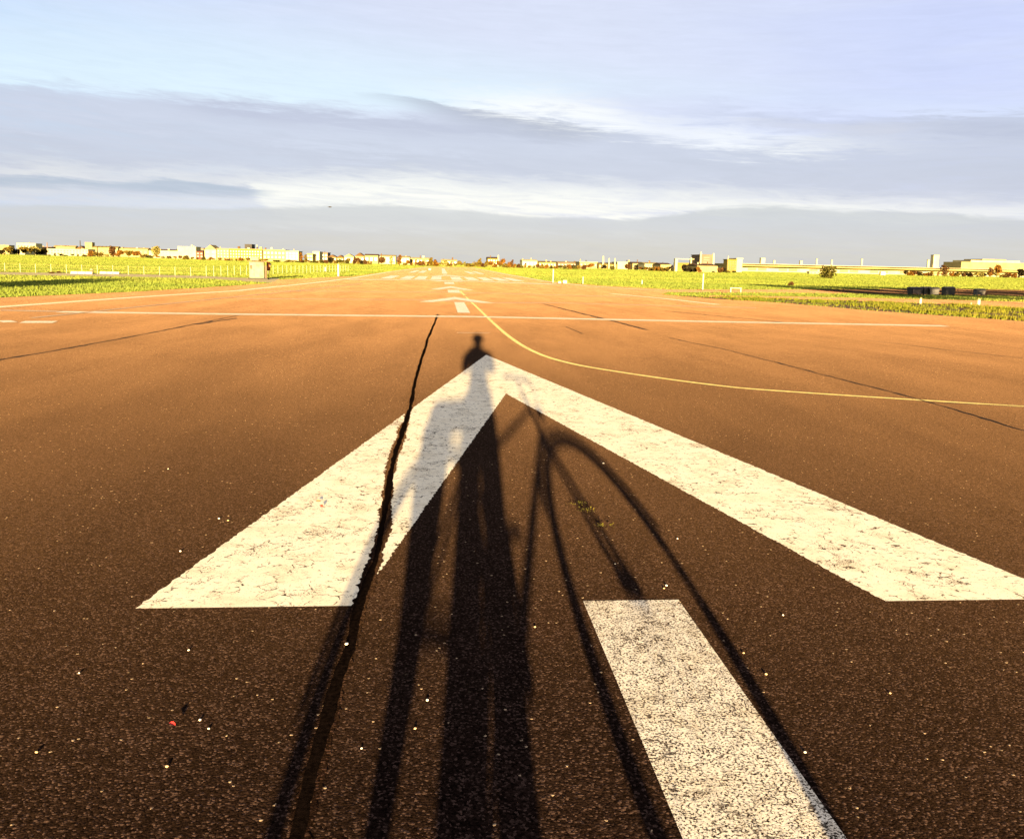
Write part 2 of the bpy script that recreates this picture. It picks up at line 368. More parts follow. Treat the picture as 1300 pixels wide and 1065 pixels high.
tag(sheet('perimeter_road', road2, -.006, M['side_asphalt']), kind='structure')

def ribbon(name, pts, width, z, m, parent=None, step=.25, amp=0.0, seed=1, wamp=0.0, label=None, walk=False):
    """flat strip following a ground polyline"""
    r = random.Random(seed); P = []
    for a, b in zip(pts[:-1], pts[1:]):
        n = max(1, min(700, int(math.dist(a, b) / step)))
        P += [(a[0] + (b[0] - a[0]) * k / n, a[1] + (b[1] - a[1]) * k / n) for k in range(n)]
    P.append(pts[-1]); N = len(P); vs = []; fs = []; off = 0; g1 = g2 = 0.0
    for i, p in enumerate(P):
        a = P[max(0, i - 1)]; b = P[min(N - 1, i + 1)]
        t = Vector((b[0] - a[0], b[1] - a[1])).normalized(); n_ = Vector((-t.y, t.x))
        off = off * .8 + r.uniform(-amp, amp)
        ww = (width[0] + (width[1] - width[0]) * i / (N - 1) if isinstance(width, tuple) else width) * (1 + r.uniform(-wamp, wamp)) / 2
        w2 = ww * (1 + r.uniform(-wamp, wamp))
        if walk:
            g1 = g1 * .93 + r.uniform(-.14, .14); g2 = g2 * .93 + r.uniform(-.14, .14); ww *= max(.35, 1 + g1); w2 *= max(.35, 1 + g2)
        c = Vector(p) + n_ * off
        vs += [(c.x + n_.x * ww, c.y + n_.y * ww, z), (c.x - n_.x * w2, c.y - n_.y * w2, z)]
    fs = [(2 * i + 1, 2 * i + 3, 2 * i + 2, 2 * i) for i in range(N - 1)]
    o = meshobj(name, vs, fs, m, parent)
    if o.data.polygons[0].normal.z < 0: o.data.flip_normals()
    if label: o['label'] = label
    return o
ZP = .004
def chevron(name, o, m, label, z=None):
    """o = apex, left outer, left inner, inner apex, right inner, right outer"""
    z = ZP if z is None else z; r = random.Random(5); am = .0065 if o[0][1] < 20 else 0
    n = 420 if am else 12; out_ = []; in_ = []
    for a, b, c, d in ((o[1], o[0], o[2], o[3]), (o[0], o[5], o[3], o[4])):
        for k in range(n + 1):
            if k == 0 and out_: continue
            t = k / n
            po = Vector((a[0] + (b[0] - a[0]) * t, a[1] + (b[1] - a[1]) * t)); pi = Vector((c[0] + (d[0] - c[0]) * t, c[1] + (d[1] - c[1]) * t))
            cd = (pi - po).normalized(); nn = Vector((-(b[1] - a[1]), b[0] - a[0])).normalized(); kk = 1 / max(.18, abs(cd.dot(nn)))   # chips run along the cross edge only
            po += cd * r.uniform(-am, am) * kk; pi += cd * r.uniform(-am, am) * kk
            out_.append((po.x, po.y, z)); in_.append((pi.x, pi.y, z))
    N = len(out_); q = meshobj(name, out_ + in_, [(i, N + i, N + i + 1, i + 1) for i in range(N - 1)], m, rw)
    q['label'] = label; return q
ap = (.735, 13.45); inn = (.745, 9.40)
chevron('chevron_marking', [ap, (-1.255, 3.455), (-.35, 3.455), inn, (1.985, 3.43), (2.87, 3.43)], M['chevron_paint'], 'huge worn white arrowhead painted on the near asphalt, crossed by the tar crack', .0008)
chevron('chevron_marking', [(.6, 36.4), (-.80, 31.4), (-.28, 31.4), (.6, 34.0), (1.50, 31.4), (2.0, 31.4)], M['far_paint'], 'second white arrowhead up the runway, beyond the long transverse line')
chevron('chevron_marking', [(.6, 53.2), (-.62, 46.2), (-.05, 46.2), (.6, 49.6), (1.25, 46.2), (1.80, 46.2)], M['far_paint'], 'third white arrowhead up the runway')
chevron('chevron_marking', [(.55, 71), (-.8, 66.4), (-.1, 66.4), (.55, 68.6), (1.2, 66.4), (1.9, 66.4)], M['far_paint'], 'smallest white arrowhead just before the piano key stripes')
chevron('chevron_marking', [(.6, 103), (-1.1, 90.5), (-.3, 90.5), (.6, 96), (2.0, 90.5), (2.9, 90.5)], M['far_paint'], 'flattest white arrowhead, lying beyond the piano key stripes')
def quad(name, x0, x1, y0, y1, m, label=None, z=ZP, sk=0.0):
    o = meshobj(name, [(x0, y0, z), (x1, y0, z), (x1 + sk, y1, z), (x0 + sk, y1, z)], [(0, 1, 2, 3)], m, rw)
    if label: o['label'] = label
    return o
quad('centreline_bar', .632, 1.058, 1.15, 3.475, M['bar_paint'], 'broad speckled white bar painted inside the near arrowhead, cut by the bottom of the frame', .0008)
quad('centreline_bar', .50, .87, 24.9, 31.6, M['far_paint'], 'bright white centre bar under the second arrowhead')
quad('centreline_bar', .36, .98, 41.6, 46.0, M['far_paint'], 'short white centre bar under the third arrowhead')
quad('centreline_bar', .25, .95, 58.5, 64.5, M['far_paint'], 'tiny white centre bar under the fourth arrowhead')
quad('centreline_bar', .15, .85, 112, 215, M['far_paint'], 'long far white centre stripe near the end of the runway')
for i, x in enumerate([-5.2, -3.55, -2.3, -.9, .95, 2.35, 3.7, 5.0, 6.3]):
    quad('piano_key_stripe', x, x + .95, 73.2, 89, M['far_paint'])
for x in (-4.5, -3.2, 4.0, 5.3):
    quad('touchdown_stripe', x, x + .8, 118, 150, M['far_paint'])
# transverse lines
def L(name, px, width, m, z=ZP, label=None, **k): return ribbon(name, [G(*p) for p in px], width, z, m, rw, label=label, **k)
L('transverse_line', [(75, 396.1), (300, 399.2), (600, 402.3), (900, 408.5), (1200, 414)], .50, M['far_paint'], ZP + .001, 'long white line across the whole runway', step=1)
L('threshold_line', [(440, 354.8), (520, 355.4), (610, 357.4), (706, 361.3)], 1.6, M['far_paint'], ZP + .001, 'white threshold line before the piano key stripes', step=1)
L('faint_transverse_line', [(0, 394), (75, 395.6)], .35, M['faint_paint'], ZP, step=1)
L('faint_transverse_line', [(0, 408.5), (18, 408)], .55, M['far_paint'], ZP, step=1)
L('faint_transverse_line', [(28, 409), (70, 409)], .55, M['far_paint'], ZP, step=1)
L('faint_transverse_line', [(300, 379.2), (535, 380.8), (622, 384.6), (700, 384.6), (960, 391)], .35, M['faint_paint'], ZP - .001, step=1)
L('faint_transverse_line', [(330, 369.3), (575, 371.2), (800, 377)], .45, M['faint_paint'], ZP - .001, step=1)
L('faint_transverse_line', [(580, 422.6), (622, 423)], .10, M['faint_paint'], ZP, 'short pale dash just left of the head of the shadow', step=1)
L('edge_line', [(-80, 396), (0, 390), (160, 378.5), (300, 369.5), (400, 359.2), (450, 353), (495, 345.2), (545, 338.9)], .42, M['line_paint'], ZP + .002, 'pale yellowish edge line on the left of the runway', step=2)
L('faint_edge_line', [(40, 404), (150, 392.5), (200, 387.3), (310, 376), (400, 367), (460, 360)], .14, M['faint_paint'], ZP + .003, step=2)
L('edge_line', [(775, 373), (840, 379), (912, 387)], .40, M['line_paint'], ZP + .002, 'pale edge line on the right of the runway', step=2)
L('edge_line', [(600, 340), (640, 348), (700, 358.4), (745, 363.3), (810, 367.8), (900, 371.6)], .34, M['line_paint'], ZP + .002, 'pale line bending away to the side road on the right', step=2)
def smooth(pts, n=8):
    o = []
    P = [pts[0]] + list(pts) + [pts[-1]]
    for i in range(1, len(P) - 2):
        p0, p1, p2, p3 = [Vector(q) for q in P[i - 1:i + 3]]
        for k in range(n):
            t = k / n; o.append(tuple(.5 * ((2 * p1) + (p2 - p0) * t + (2 * p0 - 5 * p1 + 4 * p2 - p3) * t * t + (3 * p1 - p0 - 3 * p2 + p3) * t ** 3)))
    o.append(tuple(pts[-1])); return o
ribbon('taxi_line', smooth([G(*p) for p in [(591.5, 377), (609, 393.5), (622, 406), (646, 427), (677, 446), (719, 460), (785, 472), (900, 488), (1000, 497), (1300, 516), (1450, 524)]]), .085, (.0010), M['yellow_paint'], rw, step=.2, label='thin yellow taxi guide line curving off to the right')
ribbon('taxi_line', [G(584, 369.5), G(590, 375.5)], .12, ZP + .003, M['yellow_paint'], rw)
# cracks
crk = [G(*p) for p in [(556, 399), (551, 412), (543, 430), (528, 480), (520, 520), (507, 560), (496, 600), (490, 640), (482, 690), (468, 735), (457, 768), (440, 830), (430, 860), (400, 975), (378, 1065)]] + [(-.36, 1.2)]
ribbon('crumbled_margin', crk, (.095, .060), .0013, M['margin'], rw, step=.018, amp=.0022, seed=4, wamp=.16, walk=True)
ribbon('tar_crack', crk, (.052, .034), .0018, M['tar'], rw, step=.022, amp=.0022, seed=4, wamp=.035, walk=True, label='wide dark tar filled crack winding along the runway over the left limb of the arrowhead')
def crack(px, wd, seed, m='joint'):
    return ribbon('pavement_crack', [G(*p) for p in px], wd, .0016, M[m], rw, step=.12, amp=.012, seed=seed, wamp=.5)
crack([(850, 429), (930, 446), (1000, 464), (1100, 490), (1180, 511), (1300, 547), (1420, 585)], .036, 11)
crack([(1180, 511), (1240, 513), (1320, 517)], .022, 12)
crack([(-60, 471), (0, 457), (100, 440), (200, 421), (300, 401)], .06, 13)
crack([(690, 386), (730, 396), (775, 407), (822, 419)], .10, 14)
crack([(718, 415), (740, 424)], .03, 15)
crack([(1100, 432), (1200, 444), (1300, 455)], .035, 16)
crack([(845, 395), (930, 403), (1010, 411)], .09, 17)
crack([(250, 412), (300, 404)], .09, 18)

# ------------------------------------------------------------------ grass
def inside(xs, ys, poly):
    r = np.zeros(len(xs), bool); n = len(poly)
    for i in range(n):
        x1, y1 = poly[i]; x2, y2 = poly[(i + 1) % n]
        if y1 == y2: continue
        c = ((y1 > ys) != (y2 > ys)) & (xs < (x2 - x1) * (ys - y1) / (y2 - y1) + x1)
        r ^= c
    return r
def tufts(name, x, y, hh, ww, m, seed, nb=4, label=None, cat=None):
    rg = np.random.default_rng(seed); n = len(x)
    X = np.repeat(x, nb); Y = np.repeat(y, nb); Hh = np.repeat(hh, nb) * rg.uniform(.5, 1.1, n * nb); W = np.repeat(ww, nb)
    X = X + rg.normal(0, 1, n * nb) * W * .8; Y = Y + rg.normal(0, 1, n * nb) * W * .8
    th = rg.uniform(0, math.pi, n * nb); bw = W * rg.uniform(.12, .35, n * nb) + Hh * .06
    dx = np.cos(th) * bw; dy = np.sin(th) * bw; lx = rg.normal(0, .22, n * nb) * Hh; ly = rg.normal(0, .22, n * nb) * Hh
    v = np.zeros((n * nb, 3, 3)); z0 = -.02
    v[:, 0] = np.stack([X - dx, Y - dy, np.full_like(X, z0)], 1); v[:, 1] = np.stack([X + dx, Y + dy, np.full_like(X, z0)], 1)
    v[:, 2] = np.stack([X + lx, Y + ly, Hh], 1)
    me = bpy.data.meshes.new(name); N = n * nb
    me.vertices.add(N * 3); me.vertices.foreach_set('co', v.reshape(-1))
    me.loops.add(N * 3); me.loops.foreach_set('vertex_index', np.arange(N * 3, dtype=np.int32))
    me.polygons.add(N); me.polygons.foreach_set('loop_start', np.arange(0, N * 3, 3, dtype=np.int32))
    me.update(calc_edges=True); me.materials.append(m)
    o = link(bpy.data.objects.new(name, me)); tag(o, label, cat, kind='stuff'); return o
rg = np.random.default_rng(3)
n = 150000
dd = np.exp(rg.uniform(math.log(25), math.log(900), n)); aa = rg.uniform(R(-44), R(42), n)
gx = np.tan(aa) * dd; gy = dd
weed_poly = [G(*p) for p in [(838, 374.2), (900, 376.5), (1000, 379.5), (1100, 383), (1200, 386.5), (1300, 391.8), (1450, 399), (1450, 418), (1300, 408), (1200, 400.5), (1100, 393.6), (1000, 384.6), (900, 379.6)]]
ok = ~inside(gx, gy, RW)
for q in (path_pts, road1, road2, weed_poly): ok &= ~inside(gx, gy, q)
gx, gy, dd = gx[ok], gy[ok], dd[ok]
tufts('grass', gx, gy, .055 + .030 * (dd / 60) ** .85, .03 + dd * .0011, M['blades'], 5, 4, 'sunlit yellow green grass of the airfield', 'grass')
n = 60000
wx = rg.uniform(8, 34, n); wy = rg.uniform(20, 60, n); ok = inside(wx, wy, weed_poly); wx, wy = wx[ok], wy[ok]
cl = np.sin(wx * 1.7 + np.sin(wy * .9) * 2) * np.sin(wy * 1.1 + wx * .35) + rg.normal(0, .35, len(wx))
ok = cl > .05; wx, wy, cl = wx[ok], wy[ok], cl[ok]
ok = rg.uniform(0, 1, len(wx)) < .8; wx, wy, cl = wx[ok], wy[ok], cl[ok]
tufts('weeds', wx, wy, .05 + .10 * np.clip(cl, 0, 1.6), np.full_like(wx, .06), M['weeds'], 6, 4, 'ragged strip of weeds along the right edge of the runway', 'weeds')
dirt = sheet('dirt_strip', weed_poly, -.009, plain('dirt', (.10, .06, .03), .3, 2, 1, 0, .02)); tag(dirt, kind='structure')
# far grass ridge: the field closes with a low rise so that roots of the trees stay hidden

# ------------------------------------------------------------------ vegetation on the horizon
FOL = dict(golden=(.082, .058, .011), orange=(.095, .044, .008), dark=(.013, .010, .005), olive=(.042, .038, .009), pale=(.13, .11, .03), brown=(.05, .025, .010))
def leafmat(k):
    c = FOL[k]; m, nt, out = newmat('foliage_' + k); v = geo(nt)
    d = nt.new('ShaderNodeBsdfDiffuse'); n = nt.noise(v, 1.1, 3, .6)
    nt.put(d.inputs[0], nt.mix(nt.ramp(n, .35, .65), tuple(x * .6 for x in c), tuple(x * 1.35 for x in c)))
    nt.put(out.inputs[0], d.outputs[0]); return m
LM = {k: leafmat(k) for k in FOL}
M['bark'] = plain('bark', (.05, .035, .022), .3, 6, .9)
def crown_mesh(name, shape, m, seed, n=260, leaf=.07):
    r = random.Random(seed); vs = []; fs = []
    lobes = []
    if shape == 'round': lobes = [(r.uniform(-.22, .22), r.uniform(-.22, .22), r.uniform(.42, .80), r.uniform(.14, .26)) for _ in range(9)]
    elif shape == 'tall': lobes = [(r.uniform(-.07, .07), r.uniform(-.07, .07), .2 + .72 * k / 8, .17 * math.sin(math.pi * (k + 1.2) / 10) + .03) for k in range(9)]
    elif shape == 'bush': lobes = [(r.uniform(-.45, .45), r.uniform(-.3, .3), r.uniform(.2, .62), r.uniform(.18, .34)) for _ in range(10)]
    else: lobes = [(r.uniform(-.1, .1) * (1 - k / 8), r.uniform(-.1, .1), .15 + .8 * k / 8, .30 * (1 - k / 8.6)) for k in range(8)]
    for i in range(n):
        lx, ly, lz, lr = lobes[i % len(lobes)]
        d = Vector((r.gauss(0, 1), r.gauss(0, 1), r.gauss(0, 1))).normalized() * lr * r.uniform(.45, 1.08)
        c = Vector((lx, ly, lz)) + d; c.z = max(c.z, .03)
        a = Vector((r.gauss(0, 1), r.gauss(0, 1), r.gauss(0, 1))).normalized(); b = a.cross(Vector((r.gauss(0, 1), r.gauss(0, 1), r.gauss(0, 1)))).normalized()
        s_ = leaf * r.uniform(.6, 1.3); k = len(vs)
        vs += [c - a * s_, c + b * s_ * .6, c + a * s_, c - b * s_ * .6]; fs.append((k, k + 1, k + 2, k + 3))
    me = bpy.data.meshes.new(name); me.from_pydata(vs, [], fs); me.materials.append(m); me.update(); return me
def trunk_mesh(r0=.022, top=.6, seed=1):
    r = random.Random(seed); b = MB()
    b.tube([(0, 0, -.02), (.008, 0, .2), (0, .01, .42), (.01, 0, top)], [r0, r0 * .8, r0 * .6, r0 * .25], 6)
    for k in range(4):
        a = k * 1.7 + seed; z = .28 + .07 * k
        b.tube([(0, 0, z), (.1 * math.cos(a), .1 * math.sin(a), z + .12), (.2 * math.cos(a), .2 * math.sin(a), z + .22)], [r0 * .5, r0 * .35, r0 * .12], 5)
    bmesh.ops.recalc_face_normals(b.bm, faces=b.bm.faces)
    me = bpy.data.meshes.new('trunk'); b.bm.to_mesh(me); b.bm.free(); me.materials.append(M['bark']); return me
TRUNKS = [trunk_mesh(seed=k) for k in range(3)]
CM = {}
def crown_for(shape, k, v):
    key = (shape, k, v)
    if key not in CM: CM[key] = crown_mesh('crown', shape, LM[k], hash((shape, k)) % 1 + v * 13 + len(CM), 420 if shape != 'tall' else 330, .10 if shape != 'tall' else .06)
    return CM[key]
EX = [0, 80, 200, 300, 380, 500, 600, 700, 800, 900, 940, 1000, 1100, 1300]
EYv = [323.6, 325, 328, 331.3, 333.2, 336.7, 338.7, 341, 343, 346.2, 346, 346, 348.6, 353]
def edge(x): return float(np.interp(x, EX, EYv))
def dist_at(x): return G(x, edge(x))[1]
def tree(x, top, wpx, kind, shape, label, group=None, base=None, name=None):
    b = base if base else edge(x) + .4
    D = G(x, b)[1]; gx_, gy_ = at(x, D); hh = hgt(top, x, D); ww = wid(wpx * 1.2, x, D)
    nm = name or {'tall': 'slim_tree', 'bush': 'bush', 'round': 'leafy_tree', 'cone': 'cone_tree'}[shape]
    e = empty(nm, (gx_, gy_, -.02), rnd.uniform(0, 6))
    sx = ww / {'round': .86, 'tall': .45, 'bush': 1.35, 'cone': .62}[shape]
    e.scale = (sx, sx, hh)
    tag(e, label, 'bush' if shape == 'bush' else 'tree', group)
    link(bpy.data.objects.new('crown', crown_for(shape, kind, rnd.randrange(2))), e)
    if shape != 'bush': link(bpy.data.objects.new('trunk', TRUNKS[rnd.randrange(3)]), e)
    else: link(bpy.data.objects.new('stem', TRUNKS[rnd.randrange(3)]), e)
    return e
ORD = ['nearest', 'second', 'third', 'fourth', 'fifth', 'sixth', 'seventh', 'eighth', 'ninth', 'tenth', 'eleventh', 'twelfth', 'thirteenth', 'fourteenth', 'fifteenth', 'sixteenth', 'seventeenth', 'eighteenth', 'nineteenth', 'twentieth', 'twenty-first', 'twenty-second', 'twenty-third', 'twenty-fourth', 'twenty-fifth', 'twenty-sixth']
for a in [
    (3, 316, 10, 'dark', 'bush', 'dark bush cut by the left edge of the photo in the far treeline'),
    (10, 312.5, 11, 'golden', 'round', 'golden round tree between the two darkest bushes at far left'),
    (20, 314, 11, 'dark', 'bush', 'nearly black bush just left of the pair of golden trees at far left'),
    (32, 312.8, 14, 'golden', 'round', 'wide golden tree below the long white roof at far left'),
    (44, 311.5, 12, 'pale', 'round', 'pale yellow tree under the white roof, left of the dark shrub'),
    (51, 315, 12, 'dark', 'bush', 'dark shrub ending the first clump before the long white hall'),
    (57, 315, 7, 'golden', 'round', 'small golden tree touching the left end of the long white hall'),
    (116, 317, 9, 'orange', 'bush', 'orange bush at the right end of the long white hall'),
    (125, 318.5, 11, 'golden', 'bush', 'golden shrub second right of the long white hall'),
    (143, 312.5, 8, 'brown', 'round', 'brown tree rising above the roofs right of the pale tower'),
    (153, 317, 9, 'orange', 'round', 'orange tree left of the dark shrubs at the white factory'),
    (163, 317.5, 11, 'golden', 'round', 'golden tree in the middle of the clump left of the white factory'),
    (173, 318, 10, 'orange', 'round', 'deep orange tree on the right of the clump left of the white factory'),
    (182, 321, 9, 'golden', 'bush', 'gold shrub at the left foot of the white factory'),
    (188, 323.5, 8, 'dark', 'bush', 'dark low shrub at the left foot of the white factory'),
    (198, 312.5, 11, 'pale', 'round', 'pale yellow domed tree rising behind the white factory'),
    (266, 325.5, 7, 'orange', 'bush', 'orange bush before the white gabled house'),
    (291, 327.5, 6, 'brown', 'bush', 'brown shrub between the pale block and the yellow block'),
    (306, 326, 7, 'orange', 'bush', 'orange shrub at the left foot of the yellow block'),
    (351, 329, 13, 'olive', 'bush', 'olive hedge before the broad pale hall right of the white cabinet'),
    (363, 331, 6, 'dark', 'bush', 'small dark shrub before the broad pale hall'),
    (382, 320.5, 4.5, 'orange', 'tall', 'slim orange tree between the pale hall and the bright white block'),
    (388.5, 323, 5, 'golden', 'tall', 'slim golden tree touching the bright white block'),
    (412, 329, 9, 'olive', 'bush', 'olive shrub right of the bright white block'),
    (421, 327, 7, 'dark', 'round', 'dark small tree among the low roofs right of the bright white block'),
    (431, 328, 9, 'olive', 'round', 'olive tree among the low white houses, left of the tallest orange tree'),
    (441, 329, 9, 'olive', 'bush', 'wide olive bush before the low white houses'),
    (453, 327, 9, 'brown', 'round', 'brown tree before the pale pointed house'),
    (459, 329, 8, 'dark', 'bush', 'dark bush before the pale pointed house'),
    (485, 326, 9, 'brown', 'round', 'brown round tree left of the tallest orange tree'),
    (497, 325, 5, 'pale', 'tall', 'pale slim tree left of the tallest orange tree'),
    (507, 323.5, 7, 'orange', 'tall', 'tallest orange tree left of the runway end'),
    (547, 326.5, 8, 'golden', 'cone', 'pointed golden tree above the left end of the runway'),
    (553, 329, 7, 'orange', 'cone', 'short pointed orange tree above the left end of the runway'),
    (535, 329.5, 13, 'brown', 'bush', 'broad brown bush left of the pointed golden tree'),
    (609, 327.5, 6, 'golden', 'cone', 'pointed golden tree above the right end of the runway'),
    (638, 328.5, 6, 'orange', 'round', 'orange tree right of the thin white mast'),
    (650, 329.5, 4, 'brown', 'tall', 'thin brown tree right of the thin white mast'),
    (741, 334, 9, 'brown', 'bush', 'brown bush before the pale roof near the three poles'),
    (750, 334.5, 8, 'orange', 'round', 'orange tree left of the three white poles'),
    (767, 336, 7, 'dark', 'round', 'dark round tree below the tallest of the three white poles'),
    (777, 336.5, 8, 'olive', 'bush', 'olive bush below the three white poles'),
    (797, 335, 8, 'brown', 'round', 'brown arched tree under the low white roof'),
    (807, 336.5, 6, 'dark', 'tall', 'dark narrow tree right of the low white roof'),
    (853, 336.5, 4, 'dark', 'tall', 'narrow dark tree left of the white frame building'),
    (868, 335.5, 6, 'dark', 'round', 'dark tree inside the white frame building outline'),
    (875, 338, 8, 'dark', 'bush', 'black bush right below the white frame building'),
    (882, 339, 7, 'dark', 'bush', 'dark bush below the small white dome'),
    (888, 337, 7, 'orange', 'bush', 'orange bush below the pink office block'),
    (914, 337, 8, 'brown', 'bush', 'brown bush right of the pink office block'),
    (919, 338.5, 7, 'dark', 'bush', 'blackish bush left of the pale yellow block'),
    (924, 343.2, 7, 'olive', 'bush', 'low olive shrub at the foot of the pale yellow block, on its left'),
    (932, 343, 8, 'olive', 'bush', 'low olive shrub at the foot of the pale yellow block, on its right'),
    (1155, 344, 10, 'orange', 'bush', 'low orange bush left of the slim brown tree before the long hall'),
    (1168, 343.5, 10, 'dark', 'bush', 'low dark bush before the long hall'),
    (1180, 344, 12, 'brown', 'bush', 'brown bush left of the slim brown tree before the long hall'),
    (1198.5, 336.5, 9, 'brown', 'tall', 'slim brown tree standing against the long hall'),
    (1216, 344.5, 9, 'golden', 'bush', 'golden bush right of the slim brown tree before the long hall'),
    (1230, 344.5, 15, 'dark', 'bush', 'wide dark green bush before the right part of the long hall'),
    (1245, 344.5, 10, 'pale', 'bush', 'pale bush left of the red tree before the long hall'),
    (1258, 339.5, 6, 'brown', 'tall', 'dark red narrow tree next to the bright orange tree'),
    (1266, 336.5, 9, 'orange', 'round', 'bright orange tree before the right part of the long hall'),
    (1277, 345.5, 10, 'brown', 'bush', 'brown bush right of the bright orange tree'),
    (1288, 346, 8, 'orange', 'bush', 'small orange bush left of the black tree at the right edge'),
    (1297, 341, 11, 'dark', 'round', 'black leafy tree cut by the right edge of the photo'),
]: tree(*a)
tree(1053, 335, 24, 'olive', 'bush', 'big round grey green bush standing alone in the right field', base=353.5)
tree(1005, 356, 8, 'brown', 'bush', 'small dry bush alone in the grass of the right field', base=363)
tree(64, 344, 9, 'brown', 'bush', 'low brown clump of weeds left in the field by the white posts', base=347)
tree(74, 343.4, 6, 'brown', 'bush', 'smallest brown clump in the left field beside the larger clump', base=346.6)
# thin runs of small trees near the end of the runway, counted from the landmarks that close them
def run(x0, x1, step, tops, kinds, where, group):
    xs = []; x = x0
    while (x < x1) if step > 0 else (x > x1): xs.append(x); x += step * rnd.uniform(.8, 1.2)
    cnt = {}
    for x in xs:
        k = rnd.choice(kinds); shp = rnd.choice(['round', 'bush', 'bush', 'round', 'tall', 'cone'])
        i = cnt.get(k, 0); cnt[k] = i + 1
        t = edge(x) - rnd.uniform(*tops)
        tree(x, t, rnd.uniform(5, 8) if shp != 'tall' else 3.5, k, shp, f'{"first" if i == 0 else ORD[min(i, 25)]} small {k} tree {where}', group)
run(470, 400, -6.5, (4, 8), ['golden', 'olive', 'brown'], 'leftward from the pale pointed house', 'small trees left of the runway')
run(514, 545, 5, (4, 8), ['golden', 'orange'], 'rightward from the tallest orange tree', 'small trees before the runway end')
run(560, 604, 5, (4, 8), ['golden', 'orange', 'pale'], 'behind the runway end, from its left side', 'small trees behind the runway end')
run(613, 660, 5.5, (4.5, 9), ['golden', 'orange', 'brown'], 'rightward from the runway end', 'small trees right of the runway end')
run(662, 740, 5.5, (3.5, 7), ['golden', 'orange', 'brown', 'olive'], 'rightward past the thin brown tree', 'small trees on the right horizon')
run(814, 850, 6, (3.5, 6.5), ['golden', 'orange', 'brown'], 'from the left before the row houses', 'small trees before the white houses')
run(128, 150, 6.5, (4, 6.5), ['golden', 'orange', 'pale'], 'just right of the long white hall', 'small trees beside the long white hall')

run(192, 262, 7.5, (3, 5.5), ['golden', 'orange', 'olive', 'brown'], 'from the left along the white factory', 'shrubs before the factory')
run(270, 345, 7.5, (2.5, 5), ['golden', 'orange', 'olive', 'pale'], 'from the left along the yellow block', 'shrubs before the yellow block')
run(366, 408, 6.5, (2.5, 5), ['golden', 'olive', 'brown'], 'rightward from the broad pale hall', 'shrubs before the white office')
run(820, 852, 5.5, (5, 7.5), ['golden', 'orange', 'olive'], 'from the left against the row house', 'trees against the row house')
run(62, 112, 8, (1.8, 3.5), ['golden', 'olive'], 'from the left below the long white hall', 'shrubs before the long white hall')
run(1150, 1298, 8, (4, 7.5), ['golden', 'orange', 'dark', 'brown', 'pale'], 'from the left before the pale right hall', 'shrubs before the long hall')
# ------------------------------------------------------------------ buildings on the horizon
def wallmat(name, c): return plain(name, c, .12, .25, .85)
W = dict(white=wallmat('white_render', (.30, .275, .155)), cream=wallmat('cream_render', (.19, .155, .070)), yellow=wallmat('yellow_render', (.125, .098, .026)), pink=wallmat('pink_brick', (.115, .080, .058)),
         red=wallmat('red_brick', (.07, .030, .020)), grey=wallmat('grey_metal', (.035, .032, .030)), brown=wallmat('brown_tiles', (.062, .036, .016)))
M['glass'] = plain('window_glass', (.02, .018, .02), .2, 1, .2)
M['glass_warm'] = plain('window_warm', (.075, .055, .03), .2, 1, .3)
def wpx_ok(w_): return w_ > 9
def bld(x0, x1, top, k, label, far=1.12, roof=None, win=None, depth=14, name='building', cat='building', rk='brown', z0=-.1, wk='glass_warm'):
    xc = (x0 + x1) / 2; D = dist_at(xc) * far; gx_, gy_ = at(xc, D); hh = hgt(top, xc, D); ww = wid(x1 - x0, xc, D)
    e = empty(name, (gx_, gy_, 0)); tag(e, label, cat)
    rh = 0
    if roof == 'gable': rh = hh * .32
    wallh = hh - rh
    MB().box((0, depth / 2, wallh / 2), (ww, depth, wallh), bev=.05).build('wall', W[k], e)
    if roof == 'gable':
        b = MB(); hw = ww / 2 + .3
        b.prism([(-hw, wallh), (hw, wallh), (0, hh)], -.3, depth + .3)
        for v in b.bm.verts: v.co = Vector((v.co.x, v.co.z, v.co.y))
        b.build('roof', W[rk], e)
    elif roof == 'side':
        b = MB(); b.prism([(-.3, wallh - .02), (depth + .3, wallh - .02), (depth / 2, wallh + max(.8, hh * .18))], -ww / 2 - .2, ww / 2 + .2)
        for v in b.bm.verts: v.co = Vector((v.co.z, v.co.x, v.co.y))
        b.build('roof', W[rk], e)
    else:
        MB().box((0, depth / 2, wallh + .12), (ww + .5, depth + .5, .24), bev=.03).build('roof', W[rk] if roof == 'flat' else W[k], e)
    if roof != 'gable' and wpx_ok(x1 - x0):
        for q_ in range(max(1, int((x1 - x0) / 9))):
            cw = ww * rnd.uniform(.03, .09); ch = rnd.uniform(.5, 1.5)
            MB().box((rnd.uniform(-.45, .45) * ww, depth * .3, wallh + (max(.8, hh * .18) * .5 if roof == 'side' else .24) + ch / 2), (cw, cw, ch)).build('chimney', W[rnd.choice(['brown', 'grey', 'cream', 'white'])], e)
    if not win and (x1 - x0) > 9: win = (max(3, int((x1 - x0) / 4)), 2 if wallh > 4 else 1)
    if win:
        nx, nz = win
        for i in range(nx):
            for j in range(nz):
                MB().box((-ww / 2 + ww * (i + .5) / nx, -.02, wallh * (.2 + .72 * (j + .5) / nz) ), (ww / nx * .5, .10, wallh / nz * .36)).build('window', M[wk], e)
    return e
bld(60, 112, 316.3, 'white', 'long low white hall with grey roof on the left horizon', 1.05, 'flat', None, 20, 'long_hall', rk='grey')
bld(22, 46, 309.2, 'white', 'flat white roofed building behind the golden trees at far left', 1.5, None, None, 20)
bld(0, 12, 311.5, 'cream', 'cream building behind the trees at the left edge', 1.5, None, None, 15)
bld(50, 66, 313.5, 'pink', 'pinkish low building behind the left end of the long white hall', 1.5, None, None)
bld(97, 108, 312.2, 'red', 'red house carrying a small spire', 1.5, 'gable', None)
